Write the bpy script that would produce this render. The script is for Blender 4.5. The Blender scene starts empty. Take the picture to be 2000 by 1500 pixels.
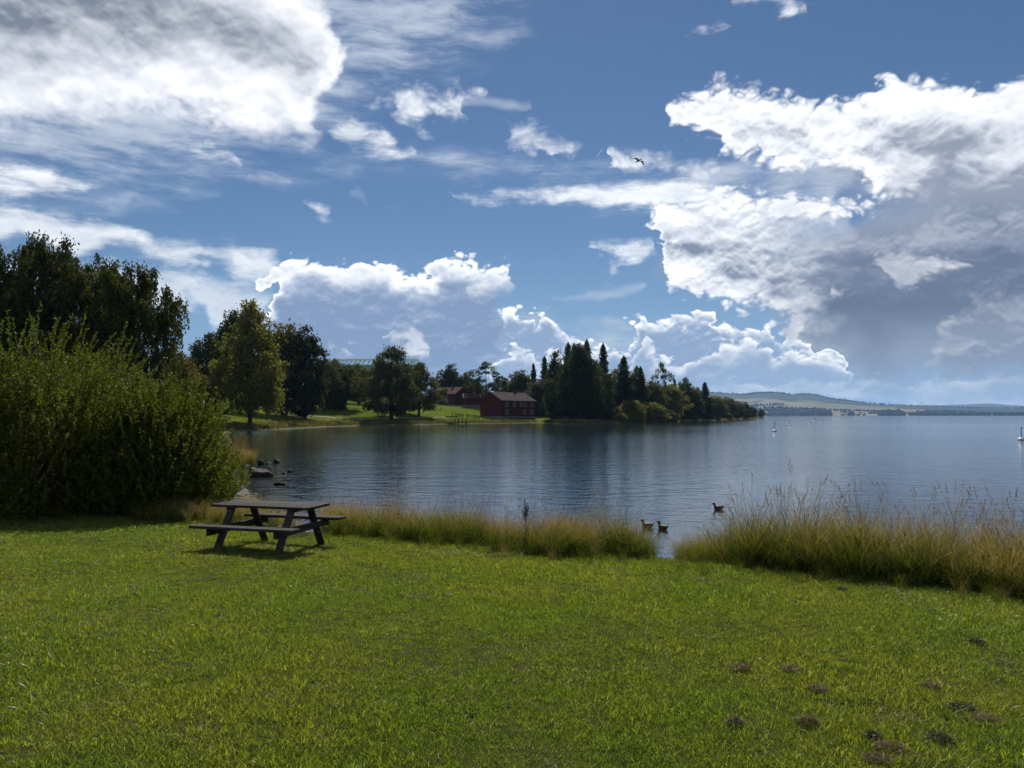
import bpy, math, random
import numpy as np
from mathutils import Vector, Matrix, Euler

# ------------------------------------------------------------------ camera
R = math.radians
scene = bpy.context.scene
F = 1387.0                        # focal length in pixels of the 2000 px wide photograph
CAM_Z = 2.8                       # metres above the lake
PITCH = math.atan(61.0 / F)
cam_data = bpy.data.cameras.new('camera')
cam_data.sensor_width = 36.0
cam_data.lens = 36.0 * F / 2000.0
cam_data.clip_start = 0.1
cam_data.clip_end = 90000.0
cam = bpy.data.objects.new('camera', cam_data)
cam.location = (0, 0, CAM_Z)
cam.rotation_euler = (R(90) + PITCH, 0, 0)
scene.collection.objects.link(cam)
scene.camera = cam

def ray(u, v):
    dx, dy = (u - 1000.0) / F, (750.0 - v) / F
    cp, sp = math.cos(PITCH), math.sin(PITCH)
    return np.array((dx, cp - dy * sp, sp + dy * cp))
def at(u, v, Y):
    d = ray(u, v)
    return np.array((0, 0, CAM_Z)) + d * (Y / d[1])
def px_x(u, Y):
    return (u - 1000.0) / F * Y
def on_water(u, v):
    d = ray(u, v)
    return np.array((0, 0, CAM_Z)) + d * (-CAM_Z / d[2])

# ------------------------------------------------------------------ world
SUN_EL, SUN_AZ = 43.0, 1.5        # degrees; azimuth clockwise from the view axis (+Y)
SKY_STRENGTH = 0.087
world = bpy.data.worlds.new('World')
scene.world = world
world.use_nodes = True
wt = world.node_tree
wt.nodes.clear()
WN, WL = wt.nodes, wt.links

class Tree:
    """Small helper that writes node expressions in topological order."""
    def __init__(self, tree):
        self.t = tree
    def node(self, typ, **kw):
        n = self.t.nodes.new(typ)
        for k, v in kw.items():
            setattr(n, k, v)
        return n
    def put(self, sock, val):
        if isinstance(val, bpy.types.NodeSocket):
            self.t.links.new(val, sock)
        elif val is not None:
            sock.default_value = val
    def m(self, op, a, b=None, c=None, clamp=False):
        n = self.node('ShaderNodeMath', operation=op, use_clamp=clamp)
        for i, x in enumerate((a, b, c)):
            self.put(n.inputs[i], x)
        return n.outputs[0]
    def v(self, op, a, b=None, c=None, scale=None):
        n = self.node('ShaderNodeVectorMath', operation=op)
        for i, x in enumerate((a, b, c)):
            if x is not None:
                self.put(n.inputs[i], x)
        if scale is not None:
            self.put(n.inputs['Scale'], scale)
        return n.outputs['Value'] if op in ('LENGTH', 'DOT_PRODUCT', 'DISTANCE') else n.outputs[0]
    def noise(self, vec, scale, detail=5, rough=0.5, lac=2.0, typ='FBM', dist=0.0, out=0):
        n = self.node('ShaderNodeTexNoise', noise_dimensions='3D', noise_type=typ, normalize=True)
        self.put(n.inputs['Vector'], vec)
        n.inputs['Scale'].default_value = scale
        n.inputs['Detail'].default_value = detail
        n.inputs['Roughness'].default_value = rough
        n.inputs['Lacunarity'].default_value = lac
        n.inputs['Distortion'].default_value = dist
        return n.outputs[out]
    def smooth(self, x, lo, hi, a=0.0, b=1.0):
        n = self.node('ShaderNodeMapRange', interpolation_type='SMOOTHSTEP', clamp=True)
        self.put(n.inputs[0], x)
        for i, q in enumerate((lo, hi, a, b)):
            self.put(n.inputs[i + 1], q)
        return n.outputs[0]
    def lin(self, x, lo, hi, a=0.0, b=1.0):
        n = self.node('ShaderNodeMapRange', interpolation_type='LINEAR', clamp=True)
        self.put(n.inputs[0], x)
        for i, q in enumerate((lo, hi, a, b)):
            self.put(n.inputs[i + 1], q)
        return n.outputs[0]
    def mix(self, fac, a, b, typ='MIX'):
        n = self.node('ShaderNodeMix', data_type='RGBA', blend_type=typ)
        n.clamp_factor = True
        self.put(n.inputs[0], fac)
        self.put(n.inputs[6], a if isinstance(a, bpy.types.NodeSocket) else (*a, 1.0))
        self.put(n.inputs[7], b if isinstance(b, bpy.types.NodeSocket) else (*b, 1.0))
        return n.outputs[2]
    def combine(self, x, y, z):
        n = self.node('ShaderNodeCombineXYZ')
        for i, q in enumerate((x, y, z)):
            self.put(n.inputs[i], q)
        return n.outputs[0]
    def separate(self, vec):
        n = self.node('ShaderNodeSeparateXYZ')
        self.put(n.inputs[0], vec)
        return n.outputs[0], n.outputs[1], n.outputs[2]
    def ramp(self, fac, stops, interp='LINEAR'):
        n = self.node('ShaderNodeValToRGB')
        n.color_ramp.interpolation = interp
        el = n.color_ramp.elements
        while len(el) < len(stops):
            el.new(0.5)
        for e, (p, c) in zip(el, stops):
            e.position = p
            e.color = (*c, 1.0)
        self.put(n.inputs[0], fac)
        return n.outputs[0]

W = Tree(wt)
def lin(c):                       # 0..255 display colour -> linear
    return tuple(((x / 255) / 12.92) if x / 255 <= 0.04045 else (((x / 255) + 0.055) / 1.055) ** 2.4 for x in c)
def skyc(c, k=1.0):               # a cloud's radiance, from the display colour it should have
    return tuple(x * k * 10.0 for x in lin(c))

coord = W.node('ShaderNodeTexCoord').outputs['Generated']
dirv = W.v('NORMALIZE', coord)
dx_, dy_, dz_ = W.separate(dirv)
sky = W.node('ShaderNodeTexSky', sky_type='NISHITA')
sky.sun_disc = False
sky.sun_elevation = R(SUN_EL)
sky.sun_rotation = R(SUN_AZ)
sky.altitude = 120.0
sky.air_density = 1.0
sky.dust_density = 0.05
sky.ozone_density = 2.0
sky_col = W.mix(1.0, sky.outputs[0], (0.40, 0.485, 0.575), 'MULTIPLY')

DEG = 180.0 / math.pi
AZ0, AZ1, EL0, EL1 = -44.0, 44.0, -6.0, 54.0
az = W.m('MULTIPLY', W.m('ARCTAN2', dx_, dy_), DEG)
el = W.m('MULTIPLY', W.m('ARCSINE', dz_), DEG)
# clouds are thinner seen edge-on towards the horizon, so the noise is squeezed vertically
nvec = W.combine(dx_, dy_, W.m('MULTIPLY', dz_, 1.35))
NW = W.v('SUBTRACT', W.noise(nvec, 14.0, 2, 0.5, out=1), (0.5, 0.5, 0.5))
wx_, wy_, wz_ = W.separate(NW)
UP = 0.016
warpv = W.v('MULTIPLY_ADD', NW, (0.03, 0.03, 0.03), nvec)
N_mid = W.noise(warpv, 20.0, 8, 0.52)
N_lo = W.noise(warpv, 13.0, 3, 0.48)
N_up = W.noise(W.v('ADD', warpv, (0.0, 0.0, UP)), 13.0, 3, 0.48)
N_cov = W.noise(nvec, 3.2, 8, 0.56)
svec = W.combine(dx_, dy_, W.m('MULTIPLY', dz_, 4.5))
N_str = W.noise(W.v('MULTIPLY_ADD', NW, (0.04, 0.04, 0.07), svec), 9.0, 8, 0.62)
def billow(vec):
    a = W.m('ABSOLUTE', W.m('SUBTRACT', W.noise(vec, 46.0, 0), 0.5))
    b = W.m('ABSOLUTE', W.m('SUBTRACT', W.noise(vec, 104.0, 0), 0.5))
    c = W.m('ABSOLUTE', W.m('SUBTRACT', W.noise(vec, 230.0, 0), 0.5))
    return W.m('MULTIPLY_ADD', c, 0.5, W.m('MULTIPLY_ADD', b, 1.5, W.m('MULTIPLY', a, 3.0)))   # about 0..1.2, mean 0.5
bvec = W.v('MULTIPLY_ADD', NW, (0.015, 0.015, 0.015), nvec)
PF = billow(bvec)
PF_up = billow(W.v('ADD', bvec, (0.0, 0.0, 0.006)))
azw = W.m('MULTIPLY_ADD', W.m('SUBTRACT', N_mid, 0.5), 7.0, W.m('MULTIPLY_ADD', wx_, 3.0, az))
elw = W.m('MULTIPLY_ADD', wy_, 2.4, el)
azn = W.lin(azw, AZ0, AZ1)
away = W.m('MAXIMUM', W.lin(W.m('ABSOLUTE', az), 38, 46), W.lin(el, 35, 44))
inside = W.m('MULTIPLY', away, -30.0)

def sky_pos(u, v):
    d = ray(u, v)
    d = d / np.linalg.norm(d)
    return math.degrees(math.atan2(d[0], d[1])), math.degrees(math.asin(d[2]))
def outline(pts, handle='AUTO_CLAMPED'):
    """A cloud edge: elevation as a curve over azimuth, through points traced on the photograph."""
    n = W.node('ShaderNodeFloatCurve')
    cm = n.mapping
    cm.use_clip = False
    c = cm.curves[0]
    q = []
    for u, v in sorted(pts):
        a, e = sky_pos(u, v)
        q.append(((a - AZ0) / (AZ1 - AZ0), (e - EL0) / (EL1 - EL0)))
    while len(c.points) < len(q):
        c.points.new(0.5, 0.5)
    for p, (x, y) in zip(c.points, q):
        p.location = (x, y)
        p.handle_type = handle
    cm.update()
    n.inputs['Factor'].default_value = 1.0
    W.put(n.inputs['Value'], azn)
    return W.m('MULTIPLY_ADD', n.outputs[0], EL1 - EL0, EL0)
def islands(*groups):
    """Join separate clouds into one pair of edges; between them the top lies far below the bottom."""
    top, bot = [], []
    groups = sorted(groups, key=lambda g: g[0][0][0])
    for t, b in groups:
        t, b = sorted(t), sorted(b)
        for lst, pts, off in ((top, t, 80), (bot, b, -80)):
            lst.append((pts[0][0] - 16, pts[0][1] + off))
            lst.extend(pts)
            lst.append((pts[-1][0] + 16, pts[-1][1] + off))
    top.append('VECTOR')
    return top, bot
def edges(top, bot):
    h_ = 'AUTO_CLAMPED'
    if top[-1] == 'VECTOR':
        h_, top = top[-1], top[:-1]
    t, b = outline(top, h_), outline(bot, h_)
    return W.m('ADD', W.m('SUBTRACT', t, elw), inside), W.m('ADD', W.m('SUBTRACT', elw, b), inside)
def add_noise(D, N, amp):
    return W.m('MULTIPLY_ADD', W.m('SUBTRACT', N, 0.5), amp, D)

col = sky_col
# --- hazy brightening of the lowest air
col = W.mix(W.smooth(el, 0.0, 14.0, 0.85, 0.0), col, skyc((134, 166, 206)))

def soft(col, top, bot, N, amp, lo, hi, colour, opacity, texture=None):
    dt, db = edges(top, bot)
    a = W.smooth(add_noise(W.m('SMOOTH_MIN', dt, db, 1.0), N, amp), lo, hi)
    if texture is not None:
        a = W.m('MULTIPLY', a, W.smooth(texture, 0.3, 0.68))
    return W.mix(W.m('MULTIPLY', a, opacity), col, colour)

def cumulus(col, top, bot, amp_n, amp_p, edge, shades, depth, under=1.0, opacity=1.0, nk=1.0, pk=0.12, N=None, fade=0.0, xfade=None, wispy=False):
    """Back-lit cloud: thin edges and sun-side edges bright, thick bodies grey."""
    N = N_mid if N is None else N
    dt, db = edges(top, bot)
    nz = W.m('MULTIPLY_ADD', W.m('SUBTRACT', PF, 0.5), amp_p, W.m('MULTIPLY', W.m('SUBTRACT', N, 0.5), amp_n))
    if fade:                                                   # the base dissolves into the air below
        alpha = W.smooth(W.m('ADD', dt, nz), -edge * 0.3, edge)
        alpha = W.m('MULTIPLY', alpha, W.smooth(add_noise(db, N_lo, 2.5), 0.0, fade))
        th = dt
    else:
        alpha = W.smooth(W.m('ADD', W.m('SMOOTH_MIN', dt, db, 0.5), nz), -edge * 0.3, edge)
        # how much cloud the sunlight has crossed: depth under the top edge, less towards thin lower edges
        th = W.m('SMOOTH_MIN', dt, W.m('MULTIPLY', db, under), 1.2)
    th = add_noise(W.m('MULTIPLY_ADD', nz, 0.45, th), N_lo, amp_n * 0.8)
    rel = W.m('MULTIPLY_ADD', W.m('SUBTRACT', N_lo, N_up), nk, W.m('MULTIPLY', W.m('SUBTRACT', PF, PF_up), pk))
    t = W.m('SUBTRACT', W.smooth(th, -0.3, depth), rel, clamp=True)
    c = W.ramp(t, [(0.0, shades[0]), (0.25, shades[1]), (0.62, shades[2]), (1.0, shades[3])], 'B_SPLINE')
    c = W.v('SCALE', c, scale=12.2)
    if wispy:
        alpha = W.m('MULTIPLY', alpha, W.smooth(N_str, 0.22, 0.58))
    if opacity < 1.0:
        alpha = W.m('MULTIPLY', alpha, opacity)
    if xfade:                                                  # dissolves sideways between two azimuths
        alpha = W.m('MULTIPLY', alpha, W.smooth(azw, sky_pos(xfade[0], 400)[0], sky_pos(xfade[1], 400)[0]))
    return W.mix(alpha, col, c)
def shades(*cs):
    return [lin(c) for c in cs]

# --- cloud cover of the rest of the dome (outside the view the same broken sky goes on)
Dg = W.m('MULTIPLY_ADD', W.m('SUBTRACT', N_cov, 0.5), 40.0, W.m('MULTIPLY_ADD', away, 9.0, -9.0))
col = W.mix(W.smooth(Dg, -0.4, 2.2), col, W.ramp(W.smooth(Dg, 0.0, 8.0), [(0, skyc((236, 238, 242))), (1, skyc((128, 137, 154)))]))
col_open = col

# --- thin veil and streaks of cirrus
col = soft(col, [(560, -300), (1080, -300), (1150, -250)], [(540, 330), (600, 310), (700, 262), (800, 210), (900, 150), (1000, 90), (1060, 0), (1100, -250)],
           N_str, 7.0, -0.5, 5.0, skyc((196, 207, 224)), 0.95, N_str)
col = soft(col, [(560, 345), (640, 315), (800, 280), (1000, 296), (1200, 325), (1450, 300), (1600, 310), (1660, 360)],
           [(560, 350), (640, 352), (800, 345), (1000, 362), (1200, 420), (1450, 440), (1600, 430), (1660, 370)],
           N_str, 4.0, -0.6, 2.4, skyc((206, 215, 229)), 0.8, N_str)
t, b = islands(([(640, 358), (690, 372), (760, 398)], [(640, 363), (690, 384), (760, 402)]),
               ([(1096, 586), (1180, 560), (1262, 546)], [(1100, 592), (1180, 580), (1262, 556)]),
               ([(470, 340), (560, 342), (632, 335)], [(470, 346), (560, 354), (632, 343)]),
               ([(840, 196), (1000, 196), (1050, 200)], [(840, 200), (1000, 212), (1050, 206)]))
col = soft(col, t, b, N_str, 1.2, -0.3, 0.8, skyc((206, 215, 229)), 0.75)
col = soft(col, [(985, 604), (1060, 603), (1130, 640), (1180, 612), (1225, 624), (1260, 660)], [(985, 700), (1060, 720), (1260, 720)],
           N_str, 4.0, -0.6, 3.0, skyc((206, 213, 223)), 0.8, N_str)

# --- soft grey rain mass on the right
dt, db = edges([(1270, 490), (1400, 466), (1500, 448), (1600, 438), (1700, 400), (1800, 350), (1900, 310), (2000, 290), (2150, 280)],
               [(1270, 500), (1340, 560), (1450, 602), (1540, 640), (1600, 700), (1640, 752), (1700, 756), (1800, 750), (2000, 735), (2150, 735)])
rain = W.m('SMOOTH_MIN', dt, db, 1.5)
ra = W.smooth(add_noise(rain, N_lo, 2.0), -0.5, 2.0)
rc = W.mix(W.smooth(add_noise(add_noise(rain, N_cov, 7.0), N_lo, 5.0), 0.0, 7.5), skyc((150, 162, 182)), skyc((90, 104, 128)))
col = W.mix(W.m('MULTIPLY', ra, 0.97), col, rc)

col = cumulus(col, [(1520, 520), (1580, 480), (1640, 452), (1720, 462), (1790, 430), (1870, 410), (1930, 425), (2000, 395), (2200, 390)],
              [(1520, 560), (1640, 620), (1760, 640), (1900, 620), (2200, 610)], 3.0, 1.0, 1.6, shades((172, 178, 191), (148, 156, 173), (114, 125, 147), (92, 104, 128)), 4.2,
              opacity=0.8, fade=3.2, nk=2.6, pk=0.3)
# --- low cumulus rows near the horizon
col = cumulus(col, [(1300, 752), (1380, 746), (1450, 742), (1500, 752), (1560, 742), (1620, 746), (1700, 738), (1760, 748), (1850, 742), (1950, 732), (2150, 732)],
              [(1300, 775), (1400, 778), (1500, 776), (1600, 786), (1700, 782), (1800, 792), (2000, 790), (2150, 790)],
              2.6, 0.6, 0.8, shades((224, 225, 226), (196, 202, 210), (146, 162, 184), (130, 149, 175)), 1.4, 1.0, 0.9, N=N_str)
bluegrey = shades((254, 254, 254), (230, 233, 238), (164, 179, 201), (122, 145, 176))
col = cumulus(col, [(955, 670), (972, 620), (1000, 610), (1015, 622), (1030, 640), (1048, 620), (1070, 612), (1090, 628), (1110, 640), (1140, 662), (1170, 684),
                    (1200, 690), (1222, 662), (1240, 640), (1270, 632), (1300, 645), (1320, 632), (1345, 612), (1385, 609), (1400, 628), (1425, 642),
                    (1442, 635), (1462, 648), (1490, 640), (1540, 655), (1580, 650), (1610, 670), (1632, 700), (1660, 760)],
              [(940, 760), (1660, 752)], 1.5, 0.9, 0.35, bluegrey, 1.5, fade=1.6, pk=0.35, nk=1.6)
col = cumulus(col, [(955, 740), (985, 690), (1010, 676), (1035, 690), (1060, 706), (1090, 690), (1130, 715), (1170, 730), (1230, 690), (1262, 676), (1290, 700), (1330, 705),
                    (1370, 690), (1400, 668), (1440, 672), (1480, 668), (1520, 684), (1560, 676), (1600, 690), (1640, 724), (1670, 770)],
              [(940, 775), (1300, 765), (1670, 758)], 2.2, 1.0, 0.5, shades((250, 249, 246), (226, 229, 233), (172, 184, 203), (130, 151, 180)), 1.9, 1.0, 0.92, fade=1.2, pk=0.3, nk=1.6)
# --- the long cumulus bank left of the middle
col = cumulus(col, [(470, 640), (500, 585), (516, 556), (532, 524), (560, 508), (600, 507), (650, 513), (700, 520), (760, 520), (800, 536), (822, 530),
                    (840, 510), (870, 504), (910, 501), (950, 514), (985, 517), (1004, 523), (1020, 545), (1034, 640)],
              [(470, 690), (520, 730), (600, 780), (700, 830), (900, 830), (945, 800), (968, 690), (990, 620), (1016, 580), (1034, 520)],
              1.5, 0.9, 0.4, shades((253, 253, 254), (234, 237, 241), (156, 170, 193), (110, 132, 165)), 3.4, fade=3.6, pk=0.2, nk=1.3)
t, b = islands(([(728, 632), (750, 624), (778, 642), (800, 628), (822, 655), (842, 690)], [(728, 650), (760, 672), (790, 664), (812, 704), (842, 702)]),
               ([(646, 672), (690, 690), (712, 706)], [(646, 680), (690, 704), (712, 712)]),
               ([(940, 548), (962, 540), (985, 548)], [(940, 556), (962, 560), (985, 554)]))
col = cumulus(col, t, b, 3.0, 0.6, 1.4, shades((240, 239, 236), (222, 224, 226), (190, 198, 210), (168, 180, 198)), 2.6, 1.0, 0.85)
# --- left band of flat white cloud
flat = shades((240, 242, 244), (222, 226, 231), (198, 205, 216), (172, 184, 201))
col = cumulus(col, [(-200, 500), (0, 500), (40, 506), (150, 518), (260, 528), (340, 524), (400, 540), (450, 556), (500, 562), (530, 600)],
              [(-200, 560), (0, 580), (150, 600), (300, 625), (380, 600), (440, 645), (500, 590), (530, 560)],
              3.4, 0.2, 1.6, flat, 3.2, 1.0, 0.82, N=N_str)
col = cumulus(col, [(-200, 400), (0, 412), (100, 414), (180, 434), (260, 450), (330, 464), (400, 470), (450, 467), (500, 484), (540, 514), (560, 560)],
              [(-200, 470), (0, 474), (60, 470), (150, 486), (220, 480), (300, 500), (360, 520), (420, 506), (480, 540), (540, 552), (560, 520)],
              2.6, 0.2, 1.1, flat, 3.0, 1.2, 0.95, N=N_str)
# --- big mass in the upper left corner
col = cumulus(col, [(-300, -250), (300, -250), (450, -170), (560, -90), (620, -20), (655, 90), (690, 260)],
              [(-300, 270), (0, 262), (60, 266), (130, 240), (200, 248), (300, 216), (400, 236), (470, 262), (560, 264), (596, 280), (622, 240), (642, 190), (668, 110), (700, -60)],
              4.6, 0.5, 2.4, shades((252, 252, 253), (230, 232, 237), (184, 189, 200), (92, 102, 120)), 9.0, 1.0, 0.985, nk=1.8)
# --- scattered small white clouds
small = shades((250, 251, 253), (238, 241, 245), (214, 220, 229), (190, 200, 214))
t, b = islands(([(735, 188), (760, 177), (800, 171), (840, 186), (880, 180), (920, 174), (948, 184)], [(735, 192), (770, 206), (790, 232), (850, 247), (900, 240), (912, 200), (948, 188)]),
               ([(994, 254), (1020, 249), (1050, 250), (1080, 258), (1110, 272), (1130, 280), (1158, 270)], [(994, 260), (1010, 280), (1030, 299), (1060, 292), (1078, 278), (1092, 310), (1112, 310), (1158, 276)]),
               ([(1172, 312), (1190, 297), (1240, 300), (1290, 296), (1330, 314), (1380, 324), (1412, 334)], [(1172, 330), (1200, 346), (1300, 346), (1380, 352), (1412, 342)]))
col = cumulus(col, t, b, 3.6, 0.6, 1.5, small, 2.8, 1.0, 0.97, wispy=True)
t, b = islands(([(648, 272), (690, 234), (720, 240), (760, 280), (800, 290)], [(648, 282), (680, 306), (740, 319), (800, 300)]),
               ([(888, 371), (960, 380), (1050, 370), (1150, 354), (1250, 348), (1330, 348), (1400, 368), (1424, 384)], [(888, 375), (960, 391), (1100, 397), (1200, 404), (1300, 424), (1400, 402), (1424, 390)]))
col = cumulus(col, t, b, 3.0, 0.3, 1.3, small, 2.6, 1.0, 0.95, N=N_str, wispy=True)
t, b = islands(([(1346, 76), (1380, 48), (1412, 42)], [(1348, 79), (1390, 68), (1415, 50)]),
               ([(1440, 2), (1460, -6), (1500, 4), (1530, -4), (1560, 8), (1600, 0)], [(1440, 14), (1470, 20), (1500, 12), (1525, 38), (1550, 22), (1600, 8)]),
               ([(590, 405), (615, 400), (648, 420)], [(590, 411), (630, 431), (648, 426)]),
               ([(372, 298), (400, 287), (442, 284), (458, 318)], [(372, 304), (420, 317), (458, 323)]),
               ([(-150, 312), (40, 317), (110, 334), (190, 361)], [(-150, 402), (60, 394), (120, 376), (190, 366)]),
               ([(1174, 470), (1200, 464), (1240, 474), (1286, 472)], [(1174, 482), (1210, 520), (1240, 502), (1286, 486)]))
col = cumulus(col, t, b, 2.4, 0.3, 1.1, small, 2.6, 1.0, 0.95, N=N_str, wispy=True)
# --- cumulus mass on the upper right and the bank below it
greys = shades((248, 248, 250), (230, 233, 237), (176, 183, 197), (104, 115, 139))
col = cumulus(col, [(1268, 424), (1290, 400), (1340, 385), (1400, 382), (1450, 378), (1530, 384), (1560, 396), (1600, 400), (1660, 440), (1720, 480)],
              [(1268, 432), (1300, 470), (1314, 540), (1332, 572), (1380, 582), (1440, 596), (1500, 606), (1560, 640), (1640, 700), (1720, 720)],
              2.4, 1.2, 1.0, greys, 6.2, 1.2, 0.98, xfade=(1680, 1440), nk=2.4, pk=0.35)
t, b = islands(([(1480, 400), (1530, 386), (1560, 396), (1590, 391), (1640, 390), (1684, 394), (1706, 402)], [(1480, 440), (1530, 440), (1600, 428), (1660, 412), (1706, 406)]),)
col = cumulus(col, t, b, 1.6, 0.8, 0.7, shades((246, 246, 248), (230, 233, 237), (190, 196, 208), (150, 159, 178)), 2.2, 0.6, 0.95)
top_r = [(1318, 250), (1330, 196), (1370, 175), (1420, 164), (1450, 175), (1500, 174), (1540, 190), (1580, 200), (1620, 195), (1650, 202), (1690, 180),
         (1740, 160), (1800, 154), (1860, 155), (1880, 168), (1930, 170), (1970, 150), (2000, 138), (2200, 110)]
right = shades((252, 252, 254), (240, 242, 245), (198, 203, 213), (122, 130, 149))
col = cumulus(col, top_r, [(1318, 240), (1400, 340), (1500, 370), (1600, 390), (1700, 440), (1800, 450), (1900, 440), (2000, 440), (2200, 440)],
              2.6, 1.0, 0.9, right, 7.0, opacity=0.97, fade=4.2, xfade=(1500, 1680), nk=2.6, pk=0.2)
col = cumulus(col, top_r, [(1318, 236), (1380, 272), (1400, 292), (1450, 306), (1520, 312), (1580, 322), (1650, 332), (1690, 380), (1720, 396), (1760, 380), (1900, 400), (2200, 400)],
              2.8, 1.1, 1.1, right, 5.4, 1.3, xfade=(1860, 1690), nk=2.8, pk=0.35)
# --- broken lower cloud at the right edge
col = cumulus(col, [(1790, 720), (1850, 640), (1880, 600), (1910, 582), (1950, 590), (2000, 575), (2200, 575)], [(1790, 735), (2000, 780), (2200, 780)],
              3.4, 0.8, 1.8, shades((214, 214, 216), (190, 193, 200), (150, 157, 172), (118, 128, 148)), 2.6, opacity=0.9, fade=2.4, nk=3.0, pk=0.3, wispy=True)
# --- small bright puffs in front of the rain mass
t, b = islands(([(1690, 538), (1730, 520), (1750, 498), (1800, 490), (1850, 500), (1870, 515), (1886, 518)], [(1690, 546), (1740, 540), (1770, 554), (1800, 546), (1850, 530), (1886, 528)]),
               ([(1628, 571), (1650, 558), (1676, 572)], [(1628, 577), (1650, 582), (1676, 578)]),
               ([(1530, 594), (1550, 600), (1590, 640), (1604, 658)], [(1530, 622), (1560, 644), (1604, 668)]))
col = cumulus(col, t, b, 2.6, 0.6, 1.0, shades((216, 217, 220), (192, 195, 203), (158, 164, 178), (132, 140, 158)), 2.2, 1.0, 0.9, nk=2.0)

# the traced clouds stand in the part of the sky ahead; past its fringe only the broken cover goes on
ahead = W.m('MULTIPLY', W.m('LESS_THAN', away, 0.999), W.m('GREATER_THAN', el, -3.0))
bg_open = W.node('ShaderNodeBackground')
bg_open.inputs['Strength'].default_value = SKY_STRENGTH
W.put(bg_open.inputs['Color'], col_open)
bg = W.node('ShaderNodeBackground')
bg.inputs['Strength'].default_value = SKY_STRENGTH
W.put(bg.inputs['Color'], col)
both = W.node('ShaderNodeMixShader')
W.put(both.inputs[0], ahead)
W.put(both.inputs[1], bg_open.outputs[0])
W.put(both.inputs[2], bg.outputs[0])
W.put(W.node('ShaderNodeOutputWorld').inputs['Surface'], both.outputs[0])

# ------------------------------------------------------------------ sun
sun_data = bpy.data.lights.new('sun', 'SUN')
sun_data.energy = 5.0
sun_data.angle = R(0.53)
sun_data.color = (1.0, 0.95, 0.87)
sun = bpy.data.objects.new('sun', sun_data)
to_sun = Vector((math.sin(R(SUN_AZ)) * math.cos(R(SUN_EL)), math.cos(R(SUN_AZ)) * math.cos(R(SUN_EL)), math.sin(R(SUN_EL))))
sun.rotation_euler = to_sun.to_track_quat('Z', 'Y').to_euler()
scene.collection.objects.link(sun)

# ------------------------------------------------------------------ exposure and sampling
scene.view_settings.view_transform = 'Standard'
scene.view_settings.look = 'None'
scene.view_settings.exposure = 0.2
scene.view_settings.gamma = 1.0
scene.view_settings.use_curve_mapping = False
scene.cycles.use_denoising = True
scene.cycles.max_bounces = 5
scene.cycles.diffuse_bounces = 2
scene.cycles.glossy_bounces = 2
scene.cycles.transmission_bounces = 3
scene.cycles.transparent_max_bounces = 8
scene.cycles.volume_bounces = 0
scene.cycles.use_adaptive_sampling = True
scene.cycles.adaptive_threshold = 0.02
scene.cycles.adaptive_min_samples = 16
world.cycles.sampling_method = 'MANUAL'
world.cycles.sample_map_resolution = 512

# ------------------------------------------------------------------ helpers
C = scene.collection.objects
rng = np.random.default_rng(11)
def new_mesh(name, verts, faces, attrs=None, smooth=False):
    """verts (n,3); faces: an (m,k) array or a list of such arrays."""
    verts = np.asarray(verts, dtype=np.float32)
    if isinstance(faces, np.ndarray):
        faces = [faces]
    faces = [np.asarray(f, dtype=np.int32) for f in faces if len(f)]
    me = bpy.data.meshes.new(name)
    me.vertices.add(len(verts))
    me.vertices.foreach_set('co', verts.ravel())
    if faces:
        loops = np.concatenate([f.ravel() for f in faces])
        sizes = np.concatenate([np.full(len(f), f.shape[1], dtype=np.int32) for f in faces])
        starts = np.concatenate([[0], np.cumsum(sizes)[:-1]]).astype(np.int32)
        me.loops.add(len(loops))
        me.loops.foreach_set('vertex_index', loops)
        me.polygons.add(len(sizes))
        me.polygons.foreach_set('loop_start', starts)
        if smooth:
            me.polygons.foreach_set('use_smooth', np.ones(len(sizes), dtype=bool))
    for k, val in (attrs or {}).items():
        val = np.asarray(val)
        if val.ndim == 2:
            a = me.attributes.new(k, 'FLOAT_VECTOR', 'POINT')
            a.data.foreach_set('vector', val.astype(np.float32).ravel())
        elif val.dtype.kind == 'i':
            a = me.attributes.new(k, 'INT', 'POINT')
            a.data.foreach_set('value', val.astype(np.int32))
        else:
            a = me.attributes.new(k, 'FLOAT', 'POINT')
            a.data.foreach_set('value', val.astype(np.float32))
    me.update(calc_edges=True)
    me.validate()
    return me
def link(name, me, material=None, parent=None, loc=None, rot=None, scl=None, coll=None):
    o = bpy.data.objects.new(name, me)
    if material is not None and me is not None and len(me.materials) == 0:
        me.materials.append(material)
    (coll.objects if coll else C).link(o)
    if parent is not None:
        o.parent = parent
    if loc is not None:
        o.location = [float(q) for q in loc]
    if rot is not None:
        o.rotation_euler = rot
    if scl is not None:
        o.scale = scl
    return o
def tag(o, label=None, category=None, group=None, kind=None):
    for k, v in (('label', label), ('category', category), ('group', group), ('kind', kind)):
        if v:
            o[k] = v
    return o
def empty(name, loc, rz=0.0, scl=None):
    return link(name, None, loc=loc, rot=(0, 0, rz), scl=scl)

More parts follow.
